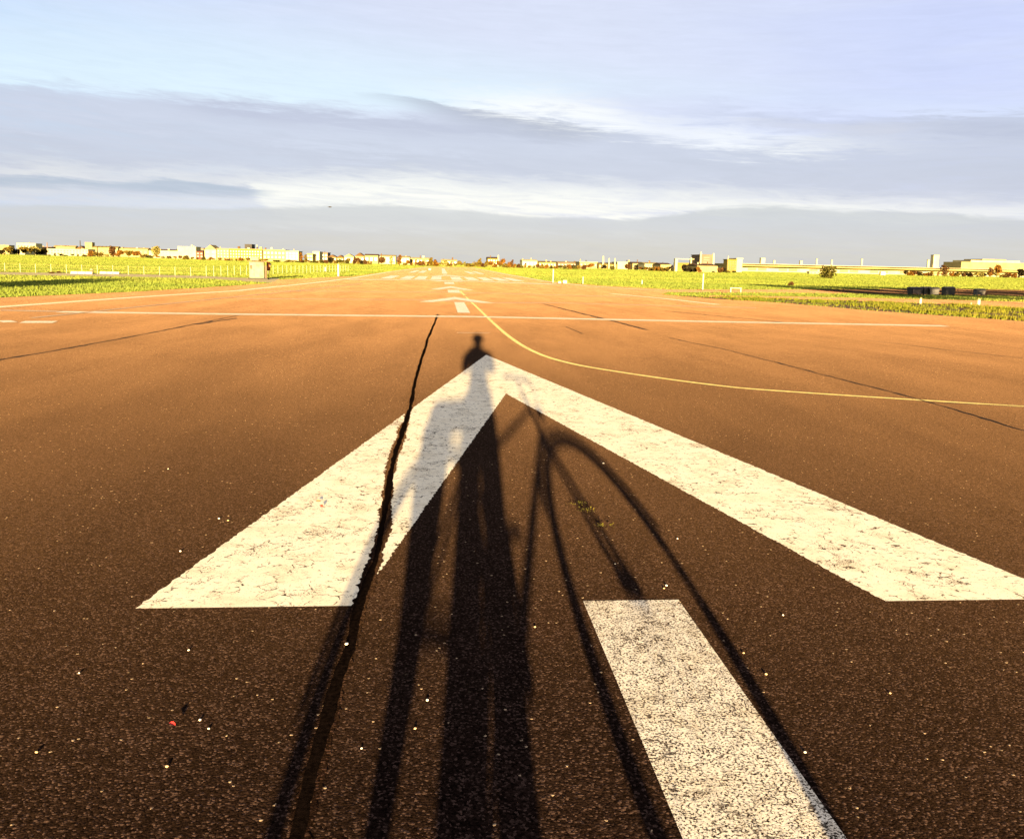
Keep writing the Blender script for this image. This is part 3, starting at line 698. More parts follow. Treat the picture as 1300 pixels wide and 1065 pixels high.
bld(108.5, 117.5, 308, 'cream', 'pale square tower right of the small spire', 1.5, None, (2, 4), 10, 'tower', 'tower')
bld(68, 96, 313.6, 'cream', 'row of cream roofs behind the long white hall', 1.6, 'side', None, rk='cream')
bld(118, 150, 314.6, 'cream', 'wide cream block behind the trees right of the pale square tower', 1.5, 'side', (6, 1), rk='yellow')
bld(152, 188, 316.3, 'cream', 'cream block behind the orange clump left of the white factory', 1.5, 'side', (6, 1), rk='cream')
bld(189, 226, 318.3, 'white', 'long white factory with brown roof', 1.06, 'side', None, 18, rk='brown')
bld(226, 249, 313.6, 'white', 'tall white block right of the white factory', 1.12, None, (5, 3), rk='cream')
bld(249.5, 258, 319.5, 'red', 'dark red narrow house between two white buildings', 1.02, 'side', (2, 2), rk='red')
bld(248, 259, 315.2, 'pink', 'pinkish block peeping over the dark red narrow house', 1.5, 'flat', None, rk='grey')
bld(260, 274.5, 311, 'white', 'white gabled house with steep roof', 1.08, 'gable', (2, 2), rk='cream')
bld(275.5, 291, 316, 'cream', 'pale cream block with plain front right of the gabled house', 1.1, None, (4, 3))
bld(291.5, 333, 316.5, 'yellow', 'long yellow block with rows of windows behind the white cabinet', 1.12, 'flat', (12, 3), rk='cream')
bld(311, 320, 310.5, 'grey', 'dark grey cube rising over the yellow block', 1.5, None, None, 12, 'roof_tower', 'tower')
bld(334, 362, 317.6, 'cream', 'broad pale hall right of the white cabinet', 1.08, None, (6, 2), rk='cream')
bld(362.5, 379, 319.3, 'white', 'white office right of the broad pale hall', 1.1, None, (4, 3))
bld(390, 397, 322.5, 'cream', 'narrow cream house left of the bright white block', 1.06, None, (2, 2))
bld(397.5, 405.5, 320, 'white', 'bright white block with flat top', 1.1, None, (2, 3))
bld(405, 416, 321, 'pink', 'pinkish flat roofed house right of the bright white block', 1.3, None, (3, 2), rk='white')
for x0, x1, t, k, l in [(416, 427, 323.5, 'cream', 'cream gabled house, first right of the pinkish house'), (428, 436, 324, 'yellow', 'yellow gabled house between cream and white ones'), (437, 449, 322.5, 'white', 'white gabled house with wide roof left of the pale pointed house'),
                        (451, 462, 321, 'cream', 'pale pointed house near the runway end'), (463, 480, 324.5, 'cream', 'wide cream house right of the pale pointed house'), (482, 502, 325.5, 'white', 'white low house behind the tallest orange tree'),
                        (508, 520, 327, 'white', 'white low house right of the tallest orange tree')]:
    bld(x0, x1, t, k, l, 1.25, 'gable' if x0 < 463 else 'side', (3, 1), 10, 'house', 'house', rk='cream' if k == 'white' else 'brown')
bld(520, 545, 328.6, 'cream', 'long pale roof left of the pointed golden tree', 1.3, 'side', None, rk='white')
bld(560, 580, 331, 'cream', 'low pale building behind the runway end', 1.3, 'side', None, rk='white')
bld(619, 632, 328.3, 'yellow', 'yellow house beside the thin white mast', 1.2, 'side', (4, 2), rk='orange' if 0 else 'brown', name='house', cat='house')
bld(663, 682, 331.3, 'white', 'low white roof on the horizon right of the thin white mast', 1.3, 'side', None, rk='white')
bld(684, 706, 333.5, 'cream', 'cream low roofs between the white roof and the brown bush', 1.3, 'side', (6, 1), rk='yellow')
bld(708, 736, 334, 'pink', 'pinkish long low building left of the brown bush', 1.3, 'side', (7, 1), rk='cream')
bld(736, 758, 333, 'cream', 'pale flat building left of the three white poles', 1.2, 'flat', None, rk='white')
bld(784, 802, 333.3, 'white', 'low white roof right of the three white poles', 1.2, None, None, rk='white')
bld(760, 783, 335.5, 'yellow', 'yellow low building behind the three white poles', 1.2, 'side', (6, 1), rk='yellow')
bld(803, 818, 334.6, 'cream', 'cream house opening the row on the right horizon', 1.2, 'side', (4, 1), rk='brown', name='house', cat='house')
bld(818.5, 838, 335.2, 'white', 'white row house with many windows on the right horizon', 1.2, 'side', (7, 2), rk='cream', name='house', cat='house', wk='glass')
bld(838.5, 852, 336, 'cream', 'cream end house left of the white frame building', 1.2, 'side', (4, 2), rk='brown', name='house', cat='house')
# white frame building
xc = 868; D = dist_at(xc) * 1.05; gx_, gy_ = at(xc, D); e = empty('gantry_building', (gx_, gy_, 0)); tag(e, 'white frame building with open front and a thin flat top', 'building')
ww = wid(24, xc, D); hh = hgt(329.3, xc, D)
MB().box((-ww / 2 + .5, 0, hh / 2), (1.0, 2, hh), bev=.05).build('pillar', W['white'], e)
MB().box((0, 0, hh + .1), (ww, 2.2, .22)).build('top_beam', W['white'], e)
MB().box((ww * .35, 0, hh / 2 + .3), (.5, 1.6, hh + .6)).build('pillar', W['white'], e)
MB().box((.2, 3, hh * .36), (ww * .82, 3, hh * .72)).build('wall', W['yellow'], e)
# dome
xc = 884.5; D = dist_at(xc) * 1.3; gx_, gy_ = at(xc, D); e = empty('domed_tank', (gx_, gy_, 0)); tag(e, 'small round white dome left of the pink office block', 'dome')
rr = wid(7, xc, D) / 2; hh = hgt(329, xc, D)
MB().cone((0, 0, 0), rr, rr, hh - rr, 20).build('drum', W['cream'], e, True); MB().ball((0, 0, hh - rr), rr, (1, 1, 1), 3).build('dome', W['white'], e, True)
# pink office block
e = bld(888.5, 904.5, 324, 'pink', 'tall pink office block with pale stripes and white edges on the right', 1.3, None, (1, 5), 14, 'office_block', rk='pink', wk='glass_warm')
D = dist_at(896.5) * 1.3; hh = hgt(324, 896.5, D); w2 = wid(16, 896.5, D)
for s in (-1, 1): MB().box((s * w2 / 2, -.3, hh / 2 + .4), (.7, .8, hh + .8)).build('edge_column', W['white'], e)
bld(885, 911, 337.6, 'cream', 'low cream hall with orange roof before the pink office block', 1.06, 'side', (9, 1), rk='brown')
bld(923, 934.5, 330, 'yellow', 'pale yellow block with shrubs at its foot', 1.02, None, (4, 4), 5)
bld(934.8, 942, 328.6, 'white', 'narrow white tower joined to the long hall', 1.08, None, None, 12, 'tower', 'tower')
# long hall of the terminal
x0, x1 = 942, 1330; xc = (x0 + x1) / 2
pA = Vector((*at(942, 520), 0)); pB = Vector((*at(1330, 520), 0))
e = empty('terminal_hall', ((pA.x + pB.x) / 2, 520, 0)); tag(e, 'very long pale airport hall with stepped flat roof filling the right horizon', 'airport hall')
ln = pB.x - pA.x; hA = hgt(334.5, 942, 520); hB = hA
MB().box((0, 30, hA * .32), (ln, 40, hA * .64)).build('lower_wall', W['white'], e)
MB().box((0, 27, hA * .67), (ln + 1, 50, hA * .06)).build('canopy_edge', W['yellow'], e)
MB().box((0, 36, hA * .83), (ln, 36, hA * .26)).build('upper_wall', W['cream'], e)
MB().box((0, 34, hA * .98), (ln + 1, 44, hA * .05)).build('roof', W['white'], e)
for k in range(30):
    MB().box((-ln / 2 + ln * (k + .5) / 30, 9.95, hA * .30), (ln / 30 * .8, .2, hA * .30)).build('hangar_door', W['cream'] if k % 3 else W['white'], e)
for xx, t, wpx, lb in [(967, 328, 5, 'pale stair tower, tallest on the left half of the long hall'), (982, 331, 2, 'small pale stub on the roof, second from the left on the long hall'), (1016, 331.5, 3, 'small pale box on the roof left of the big grey green bush'), (1036, 329, 1.6, 'thin white stack on the roof of the long hall above the big grey green bush'),
                       (1055, 330.5, 1.6, 'thin pale stack on the roof right of the big grey green bush'), (1093, 329, 1.6, 'thin pale stack on the roof in the middle of the long hall'), (1185, 324, 6.5, 'broad white tower rising over the long hall'), (1177, 330, 2, 'short pale stub left of the broad white tower')]:
    D = 560; gx_, gy_ = at(xx, D); hh = hgt(t, xx, D); ww = wid(wpx, xx, D)
    q = empty('roof_tower', (gx_, gy_, hA * 1.005)); tag(q, lb, 'tower')
    h2 = hh - hA * 1.005
    MB().box((0, 0, h2 / 2), (ww, min(ww, 4), h2), bev=.05).build('shaft', W['white'], q); MB().box((0, 0, h2 + .1), (ww + .3, min(ww, 4) + .3, .2)).build('cap', W['cream'], q)
D = 640; xm = 1262; gx_, gy_ = at(xm, D); q = empty('head_building', (gx_, gy_, 0)); tag(q, 'pale raised building with stepped roof behind the right part of the long hall', 'building')
for wpx, t in ((88, 333.5), (62, 331), (30, 329.3)):
    MB().box((0, 10 + (100 - wpx) * .05, hgt(t, xm, D) / 2), (wid(wpx, xm, D), 24, hgt(t, xm, D))).build('storey_block', W['cream' if wpx != 62 else 'white'], q)
bld(1028, 1042, 345.4, 'white', 'low white container left of the big grey green bush', .75, None, None, 3, 'container', 'container')

# spires, masts and poles on the horizon
def pole(x, top, base_row, r, k, label, name='mast', cat='mast', group=None, far=None):
    D = far if far else G(x, base_row)[1]; gx_, gy_ = at(x, D); hh = hgt(top, x, D)
    q = empty(name, (gx_, gy_, 0)); tag(q, label, cat, group)
    MB().tube([(0, 0, -.1), (0, 0, hh * .5), (0, 0, hh)], [r, r * .85, r * .6], 8).build('shaft', W[k], q, True)
    MB().cone((0, 0, -.02), r * 2.2, r * 1.6, .12, 10).build('foot', W['grey'], q)
    return q
pole(60.5, 308, 0, 1.0, 'pink', 'thin pinkish chimney above the left end of the long white hall', 'chimney', 'chimney', far=1250)
pole(102.5, 305.5, 0, .9, 'grey', 'dark spire on the red house', 'spire', 'spire', far=1200)
pole(326.5, 311, 0, .5, 'white', 'thin white mast above the yellow block', far=600)
pole(632.5, 324, 0, .5, 'white', 'thin white mast on the horizon right of the runway end', far=420)
pole(765.5, 325, 0, .6, 'white', 'tallest of the three white poles on the right horizon', 'flag_pole', 'pole', 'three poles on the horizon', far=430)
pole(773, 328, 0, .5, 'white', 'middle of the three white poles on the right horizon', 'flag_pole', 'pole', 'three poles on the horizon', far=430)
pole(780.5, 328, 0, .5, 'white', 'rightmost of the three white poles on the right horizon', 'flag_pole', 'pole', 'three poles on the horizon', far=430)
M['post_white'] = plain('post_white', (.35, .33, .25), .08, 8, .8)
def post(x, top, base, r, label, name='marker_post', cat='post', capk=True, mk=None):
    gx_, gy_ = G(x, base); hh = hgt(top, x, gy_); q = empty(name, (gx_, gy_, 0)); tag(q, label, cat)
    MB().tube([(0, 0, -.02), (0, 0, hh)], r, 10).build('shaft', mk or M['post_white'], q)
    if capk: MB().cone((0, 0, hh), r * 1.3, r * .7, r * 1.2, 10).build('cap', W['cream'], q)
    MB().cone((0, 0, -.02), r * 2, r * 1.7, .06, 10).build('foot', W['grey'], q)
    return q
post(892, 347.5, 368.5, .045, 'tall white post at the near edge of the right field')
post(702, 342, 359.5, .05, 'tall pale post right of the runway, near the small white box')
post(740, 351.5, 361, .04, 'short pale post right of the small white box')
post(815, 356, 361.5, .05, 'stubby pale post in the middle of the right field edge')
post(1153.6, 368.5, 374.5, .05, 'white stub left of the brownish container')
post(1167.6, 369, 374.6, .05, 'white stub between the brownish container and the dark pair')
post(1168.3, 379.3, 386.5, .05, 'white stub post on the near road below the containers')
post(1242, 381, 388, .07, 'thick white stub post on the near road at the right', 'bollard', 'bollard')
post(1232.5, 385, 388, .035, 'tiny pale peg beside the thick white stub post')
post(429.5, 336, 351.5, .09, 'broad pale post in the grass left of the runway')
post(413, 339.5, 345, .09, 'short pale post left of the broad one by the fence')
post(116.5, 343.6, 347.6, .12, 'short dark post between the two white barriers', mk=W['grey'])
# low frame between two stubs
gA = G(927.7, 371.2); gB = G(940, 371.4); q = empty('pipe_barrier', ((gA[0] + gB[0]) / 2, (gA[1] + gB[1]) / 2, 0)); tag(q, 'low white frame on two legs beside the near road', 'frame')
hw = abs(gB[0] - gA[0]) / 2
MB().box((-hw, 0, .12), (.05, .05, .26)).build('leg', M['post_white'], q); MB().box((hw, 0, .12), (.05, .05, .26)).build('leg', M['post_white'], q)
MB().box((0, 0, .27), (hw * 2 + .1, .05, .04)).build('rail', M['post_white'], q)
def small_box(x0, x1, top, base, label, name='electric_box', mats=('post_white',), cat='box'):
    xc = (x0 + x1) / 2; gx_, gy_ = G(xc, base); hh = hgt(top, xc, gy_); ww = wid(x1 - x0, xc, gy_)
    q = empty(name, (gx_, gy_, 0)); tag(q, label, cat)
    MB().box((0, 0, hh / 2 + .02), (ww, ww * .7, hh), bev=.01).build('body', M['post_white'], q)
    MB().box((0, 0, hh + .03), (ww * 1.08, ww * .78, .04)).build('lid', W['cream'], q)
    MB().box((0, 0, .0), (ww * 1.2, ww * .9, .06)).build('plinth', W['grey'], q)
    return q
small_box(714.5, 719.5, 356.3, 360.3, 'small white box on the right edge of the runway')
small_box(708.5, 712, 357.6, 360.2, 'smallest dark topped box left of the small white box')
small_box(544, 547, 341.2, 343.2, 'tiny dark box on the far left edge of the runway')
small_box(1117, 1123, 345, 349.5, 'tiny pale hut in the right field before the long hall')

# low white barriers in the left field
for x0, x1, lb in [(90, 118, 'low white plastic barrier lying in the left field, the left one'), (127, 152, 'low white plastic barrier lying in the left field, the right one')]:
    xc = (x0 + x1) / 2; gx_, gy_ = G(xc, 347.8); ww = wid(x1 - x0, xc, gy_); q = empty('low_barrier', (gx_, gy_, 0)); tag(q, lb, 'barrier', 'low white barriers')
    for k in range(3):
        b = MB(); w3 = ww / 3 * .94
        b.prism([(-.14, -.02), (.14, -.02), (.05, .17), (-.05, .17)], -w3 / 2, w3 / 2)
        for v in b.bm.verts: v.co = Vector((v.co.z + (k - 1) * ww / 3, v.co.x, v.co.y))
        b.build('segment', M['post_white'], q)

# fences
def fence(pA, pB, n, hh, label, slats):
    q = empty('wire_fence', (pA[0], pA[1], 0)); tag(q, label, 'fence'); dx, dy = pB[0] - pA[0], pB[1] - pA[1]; an = math.atan2(dy, dx); Ln = math.hypot(dx, dy)
    q.rotation_euler = (0, 0, an)
    pm = MB().box((0, 0, hh / 2), (.02, .02, hh + .04)).build('post', M['post_white'], q)
    for k in range(1, n):
        c = pm.copy(); COL.objects.link(c); c.parent = q; c.location = (Ln * k / (n - 1), 0, 0)
    for z in slats: MB().box((Ln / 2, .045, z), (Ln, .006, .008)).build('wire', W['cream'], q)
    return q
fence(G(-52, 344.2), G(262, 351.2), 17, .68, 'low white post and wire fence crossing the left field', (.2, .42, .62))
fence(G(262, 351.4), G(442, 344.6), 34, .80, 'white picket like fence running away along the left of the runway', (.15, .45, .76))

# white cabinet on the left
TRIM = plain('cabinet_trim', (.075, .055, .035), .3, 6, .8)
gx_, gy_ = G(328, 354.6); q = empty('equipment_cabinet', (gx_, gy_, 0), R(8)); tag(q, 'white equipment cabinet with overhanging roof beside the runway path', 'cabinet')
MB().box((0, 0, .02), (1.35, .95, .12)).build('plinth', W['grey'], q)
CB = plain('cabinet_paint', (.150, .135, .095), .25, 3, .8)
MB().box((-.08, 0, .66), (1.0, .75, 1.14), bev=.015).build('body', CB, q)
MB().box((-.02, 0, 1.255), (1.34, .92, .05)).build('roof', TRIM, q)
MB().box((-.22, .02, 1.44), (.56, .45, .26), bev=.02).build('upper_housing', CB, q)
d = MB().box((-.38, -.382, .64), (.30, .012, .90)).build('door', plain('cabinet_door', (.13, .11, .075), .2, 4, .7), q); MB().box((-.27, -.40, .66), (.02, .03, .12)).build('handle', W['grey'], d)
MB().box((-.45, -.395, .85), (.14, .012, .26)).build('vent', TRIM, q)
MB().box((.15, -.382, .64), (.40, .012, .92)).build('door', CB, q)
MB().box((.53, .05, .52), (.14, .42, .9), bev=.01).build('side_duct', TRIM, q)
gx_, gy_ = G(335.5, 354.4); q = empty('warning_board', (gx_ + .25, gy_ + .35, 0)); tag(q, 'rust orange board on a thin leg right of the white equipment cabinet', 'board')
MB().box((0, 0, .92), (.26, .03, .62), bev=.005).build('panel', plain('rust_orange', (.34, .10, .03), .5, 9, .8), q); MB().box((0, .03, .45), (.05, .04, .95)).build('leg', W['grey'], q)
MB().box((.12, -.02, 1.05), (.14, .03, .16)).build('dark_plate', W['grey'], q)

# dark containers on the right
M['bin'] = plain('bin_dark', (.010, .008, .008), .4, 5, .6); M['bin_brown'] = plain('bin_brown', (.15, .10, .07), .5, 6, .7); M['bin_grey'] = plain('bin_grey', (.09, .08, .075), .3, 6, .8); M['rubber'] = plain('rubber', (.015, .015, .015), .2, 20, .7)
def container(x0, x1, top, base, m, label, rz=0, front=None):
    xc = (x0 + x1) / 2; gx_, gy_ = G(xc, base); hh = hgt(top, xc, gy_); ww = wid(x1 - x0, xc, gy_)
    q = empty('waste_container', (gx_, gy_, 0), rz); tag(q, label, 'container', 'containers in the shaded grass')
    b = MB(); b.prism([(-ww * .44, .08), (ww * .44, .08), (ww * .5, hh * .80), (-ww * .5, hh * .80)], -ww * .34, ww * .34)
    for v in b.bm.verts: v.co = Vector((v.co.x, v.co.z, v.co.y))
    b.build('body', m, q)
    b = MB(); b.prism([(-ww * .37, hh * .80), (ww * .37, hh * .80), (ww * .30, hh * .92), (0, hh), (-ww * .30, hh * .92)], -ww * .53, ww * .53)
    for v in b.bm.verts: v.co = Vector((v.co.z, v.co.x, v.co.y))
    b.build('lid', M['bin'], q)
    if front: MB().box((0, -ww * .36, hh * .45), (ww * .7, .02, hh * .55)).build('front_panel', front, q)
    for s in (-1, 1):
        for t in (-1, 1):
            MB().tube([(s * ww * .40 - .02, t * ww * .24, .05), (s * ww * .40 + .02, t * ww * .24, .05)], .06, 10).build('wheel', M['rubber'], q)
    return q
container(1153.5, 1168, 364.3, 374.8, M['bin'], 'dark container with a brownish front, leftmost of the group', 0, M['bin_brown'])
container(1169, 1180.5, 364, 375, M['bin'], 'dark container just right of the brownish one', R(6))
container(1178.5, 1190, 364.8, 375.3, M['bin'], 'blackish container with lid sloping down, ending the touching trio', R(-8))
container(1197, 1209.5, 364, 375.3, M['bin'], 'black square container standing alone', R(4))
container(1237.5, 1248.5, 366.5, 375.4, M['bin_grey'], 'grey container standing alone at the right in the shade', R(-5))

# trees outside the frame that shade the fields
def big_tree(x, y, hh, z0, rw_, kind, label, seed):
    r = random.Random(seed); q = empty('field_tree', (x, y, 0)); tag(q, label, 'tree')
    b = MB(); b.tube([(0, 0, -.1), (.05, 0, z0 * .6), (0, .05, z0 + (hh - z0) * .4), (.1, 0, hh * .92)], [.14, .11, .08, .02], 8)
    for k in range(6):
        a = k * 1.05; z = z0 + (hh - z0) * .08 * k
        b.tube([(0, 0, z), (rw_ * .4 * math.cos(a), rw_ * .4 * math.sin(a), z + .5), (rw_ * .8 * math.cos(a), rw_ * .8 * math.sin(a), z + .9)], [.06, .04, .015], 6)
    b.build('trunk', M['bark'], q, True)
    vs = []; fs = []; lob = [(r.uniform(-.6, .6) * rw_, r.uniform(-.6, .6) * rw_, r.uniform(z0 + .5, hh - .6), r.uniform(.4, .6) * rw_) for _ in range(12)]
    for i in range(2600):
        lx, ly, lz, lr = lob[i % 12]; d = Vector((r.gauss(0, 1), r.gauss(0, 1), r.gauss(0, .8))).normalized() * lr * r.uniform(.2, 1)
        c = Vector((lx, ly, lz)) + d; c.z = min(max(c.z, z0), hh)
        a = Vector((r.gauss(0, 1), r.gauss(0, 1), r.gauss(0, 1))).normalized(); b2 = a.cross(Vector((r.gauss(0, 1), r.gauss(0, 1), r.gauss(0, 1)))).normalized(); s_ = r.uniform(.12, .22); k = len(vs)
        vs += [c - a * s_, c + b2 * s_ * .6, c + a * s_, c - b2 * s_ * .6]; fs.append((k, k + 1, k + 2, k + 3))
    meshobj('crown', vs, fs, LM[kind], q)
big_tree(-21.2, 14, 4.1, .5, 2.5, 'olive', 'squat leafy tree on the left grass near the camera', 1)
for k, (x, y, lb) in enumerate([(28.5, 19, 'leafy tree nearest the runway in the row on the right'), (33.5, 18.5, 'second leafy tree from the runway in the row on the right'), (38.5, 19, 'third leafy tree from the runway in the row on the right'),
                                (43.5, 18, 'fourth leafy tree from the runway in the row on the right'), (48.5, 19, 'fifth leafy tree from the runway in the row on the right'), (53.5, 18.5, 'leafy tree farthest from the runway in the row on the right')]):
    big_tree(x, y, 6.0, 2.9, 2.9, 'olive', lb, 20 + k)

# ------------------------------------------------------------------ things lying on the asphalt
M['stone_white'] = plain('stone_white', (.78, .70, .58), .15, 60, .7); M['stone_tan'] = plain('stone_tan', (.48, .33, .18), .25, 60, .8)
def pebble(u, v, size, k, label, group='pebbles on the asphalt'):
    gx_, gy_ = G(u, v); r = rnd.randrange(1000)
    o = MB().ball((0, 0, 0), size, (1, rnd.uniform(.7, 1), .55), 2, .12, r).build('pebble', M[k], None, True)
    o.location = (gx_, gy_, size * .4); o.rotation_euler = (0, 0, rnd.uniform(0, 6)); tag(o, label, 'pebble', group)
for a in [(440, 818, .0075, 'stone_white', 'white flat pebble lying on the tar crack, the biggest of them'), (846, 743.5, .0065, 'stone_white', 'white pebble right of the top of the speckled bar'), (843, 747, .005, 'stone_tan', 'tan pebble touching the white one right of the speckled bar'),
          (994, 781, .005, 'stone_white', 'pale pebble beside the right arm of the wheel shadow'), (972.5, 856, .0055, 'stone_tan', 'tan pebble in the lit asphalt right of the speckled bar'), (527, 925, .0055, 'stone_tan', 'orange tan pebble left of the darkest shadow'),
          (542.5, 889, .005, 'stone_white', 'pale pebble left of the darkest shadow, above the orange tan one'), (679, 796, .005, 'stone_tan', 'tan pebble at the right border of the darkest shadow'), (239.5, 825.5, .0045, 'stone_white', 'tiny white pebble left of the tar crack'),
          (46.5, 955, .005, 'stone_tan', 'tan pebble near the lower left corner'), (100.5, 854.5, .004, 'stone_white', 'tiny white pebble at far left, left one of two'), (229, 700, .006, 'stone_white', 'white pebble left of the arrowhead limb'),
          (213.5, 595.5, .006, 'stone_white', 'white pebble far left above the arrowhead limb'), (278, 658.5, .006, 'stone_white', 'white pebble near the upper edge of the left limb, left one of two'), (289.5, 661, .006, 'stone_tan', 'tan pebble near the upper edge of the left limb, right one of two'),
          (766, 588.5, .008, 'stone_white', 'pale flake in the curved wheel shadow'), (860, 684, .005, 'stone_white', 'pale pebble near the middle of the right limb, below it'), (781, 716, .004, 'stone_white', 'tiny pale pebble at the tip of the fork shadow'),
          (944, 829, .0045, 'stone_tan', 'small tan pebble right of the speckled bar, above the larger tan one'), (212, 973, .005, 'stone_tan', 'tan pebble at the bottom left, below the red leaf'), (254, 914, .0045, 'stone_white', 'white pebble right of the red leaf'),
          (265, 925, .004, 'stone_white', 'smaller white pebble right of the red leaf'), (459, 950, .004, 'stone_white', 'white pebble low beside the tar crack'), (1130, 880, .0045, 'stone_tan', 'tan pebble in the open asphalt at lower right'), (1022, 955, .0045, 'stone_white', 'pale pebble low at the right of the wheel shadow')]: pebble(*a)
def leaf(u, v, size, col, rz, label, lift=.006):
    gx_, gy_ = G(u, v); n = 9; vs = [(0, 0, 0)]
    for side in (1, -1):
        pass
    out_ = [(0, -1), (.35, -.75), (.62, -.35), (.45, -.1), (.75, .1), (.45, .35), (.5, .62), (.2, .6), (0, 1)]
    vs = []; 
    for x, y in out_: vs.append((x * size * .8, y * size, abs(x) * size * .55 + lift))
    for x, y in out_[1:-1]: vs.append((-x * size * .8, y * size, abs(x) * size * .45 + lift))
    mid = [(0, y * size, lift) for x, y in out_[1:-1]]; b0 = len(vs); vs += mid
    fs = []
    R_ = list(range(0, 9)); Lf = [0] + list(range(9, 16)) + [8]; Md = [0] + list(range(b0, b0 + 7)) + [8]
    for k in range(8):
        fs.append(tuple(dict.fromkeys((Md[k], R_[k], R_[k + 1], Md[k + 1])))); fs.append(tuple(dict.fromkeys((Md[k], Md[k + 1], Lf[k + 1], Lf[k]))))
    o = meshobj('fallen_leaf', vs, [f for f in fs if len(f) > 2], plain('leaf_' + str(u), col, .3, 90, .6)); o.location = (gx_, gy_, .003); o.rotation_euler = (R(8), R(-6), rz)
    tag(o, label, 'leaf'); return o
leaf(218.5, 922, .013, (.30, .012, .01), 1.1, 'small red fallen leaf on the asphalt near the lower left corner')
leaf(408, 644, .019, (.28, .035, .01), .6, 'red fallen leaf on the white left limb of the arrowhead')
leaf(404, 638, .016, (.33, .14, .01), 2.0, 'yellow orange fallen leaf touching the red one on the white limb')
M['weed_leaf'] = blade_mat('weed_leaf', (.20, .19, .03), (.26, .22, .04), (.30, .16, .03))
def weed(u, v, size, seed, label):
    r = random.Random(seed); gx_, gy_ = G(u, v); vs = []; fs = []
    for i in range(38):
        a = r.uniform(0, 6.28); d = r.uniform(0, size); c = Vector((math.cos(a) * d * 1.4, math.sin(a) * d, r.uniform(.002, size * .28)))
        t = Vector((math.cos(a + r.uniform(-.5, .5)), math.sin(a), r.uniform(.1, .9))).normalized() * size * r.uniform(.15, .34); s_ = t.cross(Vector((0, 0, 1))).normalized() * size * r.uniform(.05, .09); k = len(vs)
        vs += [c, c + t * .5 + s_, c + t, c + t * .5 - s_]; fs.append((k, k + 1, k + 2, k + 3))
    o = meshobj('weed_plant', vs, fs, M['weed_leaf']); o.location = (gx_, gy_, 0); tag(o, label, 'weed', 'weeds growing in the asphalt')
weed(732, 641, .045, 1, 'small yellow green weed in the asphalt, the farthest of the three by the fork shadow')
weed(746, 650, .05, 2, 'yellow green weed in the asphalt, the middle one of the three by the fork shadow')
weed(764, 669, .05, 3, 'yellow green weed in the asphalt, the nearest of the three by the fork shadow')

# a bird in the distance
ba = azel(419, 263); Db = 300; q = MB()
q.ball((0, 0, 0), .28, (2.2, .8, .7), 2); q.prism([(-.2, 0), (.15, 0), (-.15, 1.1), (-.35, 1.15)], .05, .10); q.prism([(-.35, -1.15), (-.15, -1.1), (.15, 0), (-.2, 0)], .05, .10); q.prism([(-.9, -.2), (-.5, 0), (-.9, .2)], -.02, .03)
o = q.build('bird', W['grey'], None, True); o.location = (Db * math.tan(R(ba[0])), Db, H + Db / math.cos(R(ba[0])) * math.tan(R(ba[1]))); tag(o, 'tiny dark bird flying low in the grey cloud left of the middle', 'bird')

# ------------------------------------------------------------------ the photographer and the bicycle, whose shadow lies on the runway
def skin(name, V, Ed, m, parent, sub=2):
    me = bpy.data.meshes.new(name); me.from_pydata([v[:3] for v in V], Ed, []); me.materials.append(m); o = link(bpy.data.objects.new(name, me), parent)
    md = o.modifiers.new('skin', 'SKIN'); md.use_smooth_shade = True
    for i, v in enumerate(V):
        s_ = me.skin_vertices[0].data[i]; s_.radius = (v[3], v[4] if len(v) > 4 else v[3]); s_.use_root = (i == 0)
    ss = o.modifiers.new('subdivision', 'SUBSURF'); ss.levels = sub; ss.render_levels = sub
    return o
class Sk:
    def __init__(s): s.V = []; s.E = []
    def chain(s, start, pts):
        prev = start
        for p in pts:
            s.V.append(p); i = len(s.V) - 1
            if prev is not None: s.E.append((prev, i))
            prev = i
        return prev
PB = empty('person', (.035, -.43, 0)); tag(PB, 'person in dark jacket standing behind the bicycle, holding a phone at chest height', 'person')
SKIN = plain('skin', (.45, .27, .19), .08, 12, .55)
k = Sk(); k.V.append((0, 0, .95, .115, .085))
sp_ = k.chain(0, [(0, -.005, 1.12, .105, .08), (0, -.005, 1.30, .12, .09), (0, -.01, 1.40, .10, .075)])
nk = k.chain(sp_, [(0, .0, 1.49, .058, .058), (0, .012, 1.545, .060, .062), (0, .022, 1.60, .092, .100), (0, .02, 1.675, .104, .112), (0, .012, 1.745, .086, .092)])
k.chain(nk - 2, [(0, .112, 1.628, .014, .018)])                              # nose
for s in (-1, 1): k.chain(nk - 2, [(s * .082, .005, 1.635, .012, .022)])     # ears
for s in (-1, 1):
    wr = k.chain(sp_, [(s * .16, -.01, 1.405, .058), (s * .175, .04, 1.28, .046), (s * .170, .09, 1.165, .040), (s * .145, .22, 1.28, .036), (s * .105 - .035, .335, 1.375, .026, .03)])
    pm = k.chain(wr, [(s * .095 - .035, .372, 1.405, .020, .030), (s * .092 - .035, .398, 1.422, .016, .032)])
    for j in range(4):                                                        # four fingers closing round the phone
        z = 1.452 - j * .017; ln = (.9, 1, .93, .76)[j]
        k.chain(pm, [(s * .090 - .035, .412, z, .0085), (s * .083 - .035, .412 + .016 * ln, z - .002, .008), (s * (.083 - .018 * ln) - .035, .443, z - .004, .0075), (s * (.083 - .030 * ln) - .035, .438, z - .006, .0062)])
    k.chain(pm - 1, [(s * .085 - .035, .385, 1.43, .011), (s * .070 - .035, .400, 1.445, .010), (s * .052 - .035, .412, 1.448, .008)])
    k.chain(0, [(s * .075, .0, .88, .085, .09), (s * .07, .012, .70, .072, .076), (s * .07, .02, .50, .052, .056), (s * .07, .0, .30, .050, .052), (s * .085, -.015, .09, .034, .036), (s * .105, .05, .045, .036, .028), (s * .112, .135, .032, .032, .02)])
skin('body', k.V, k.E, SKIN, PB, 1)
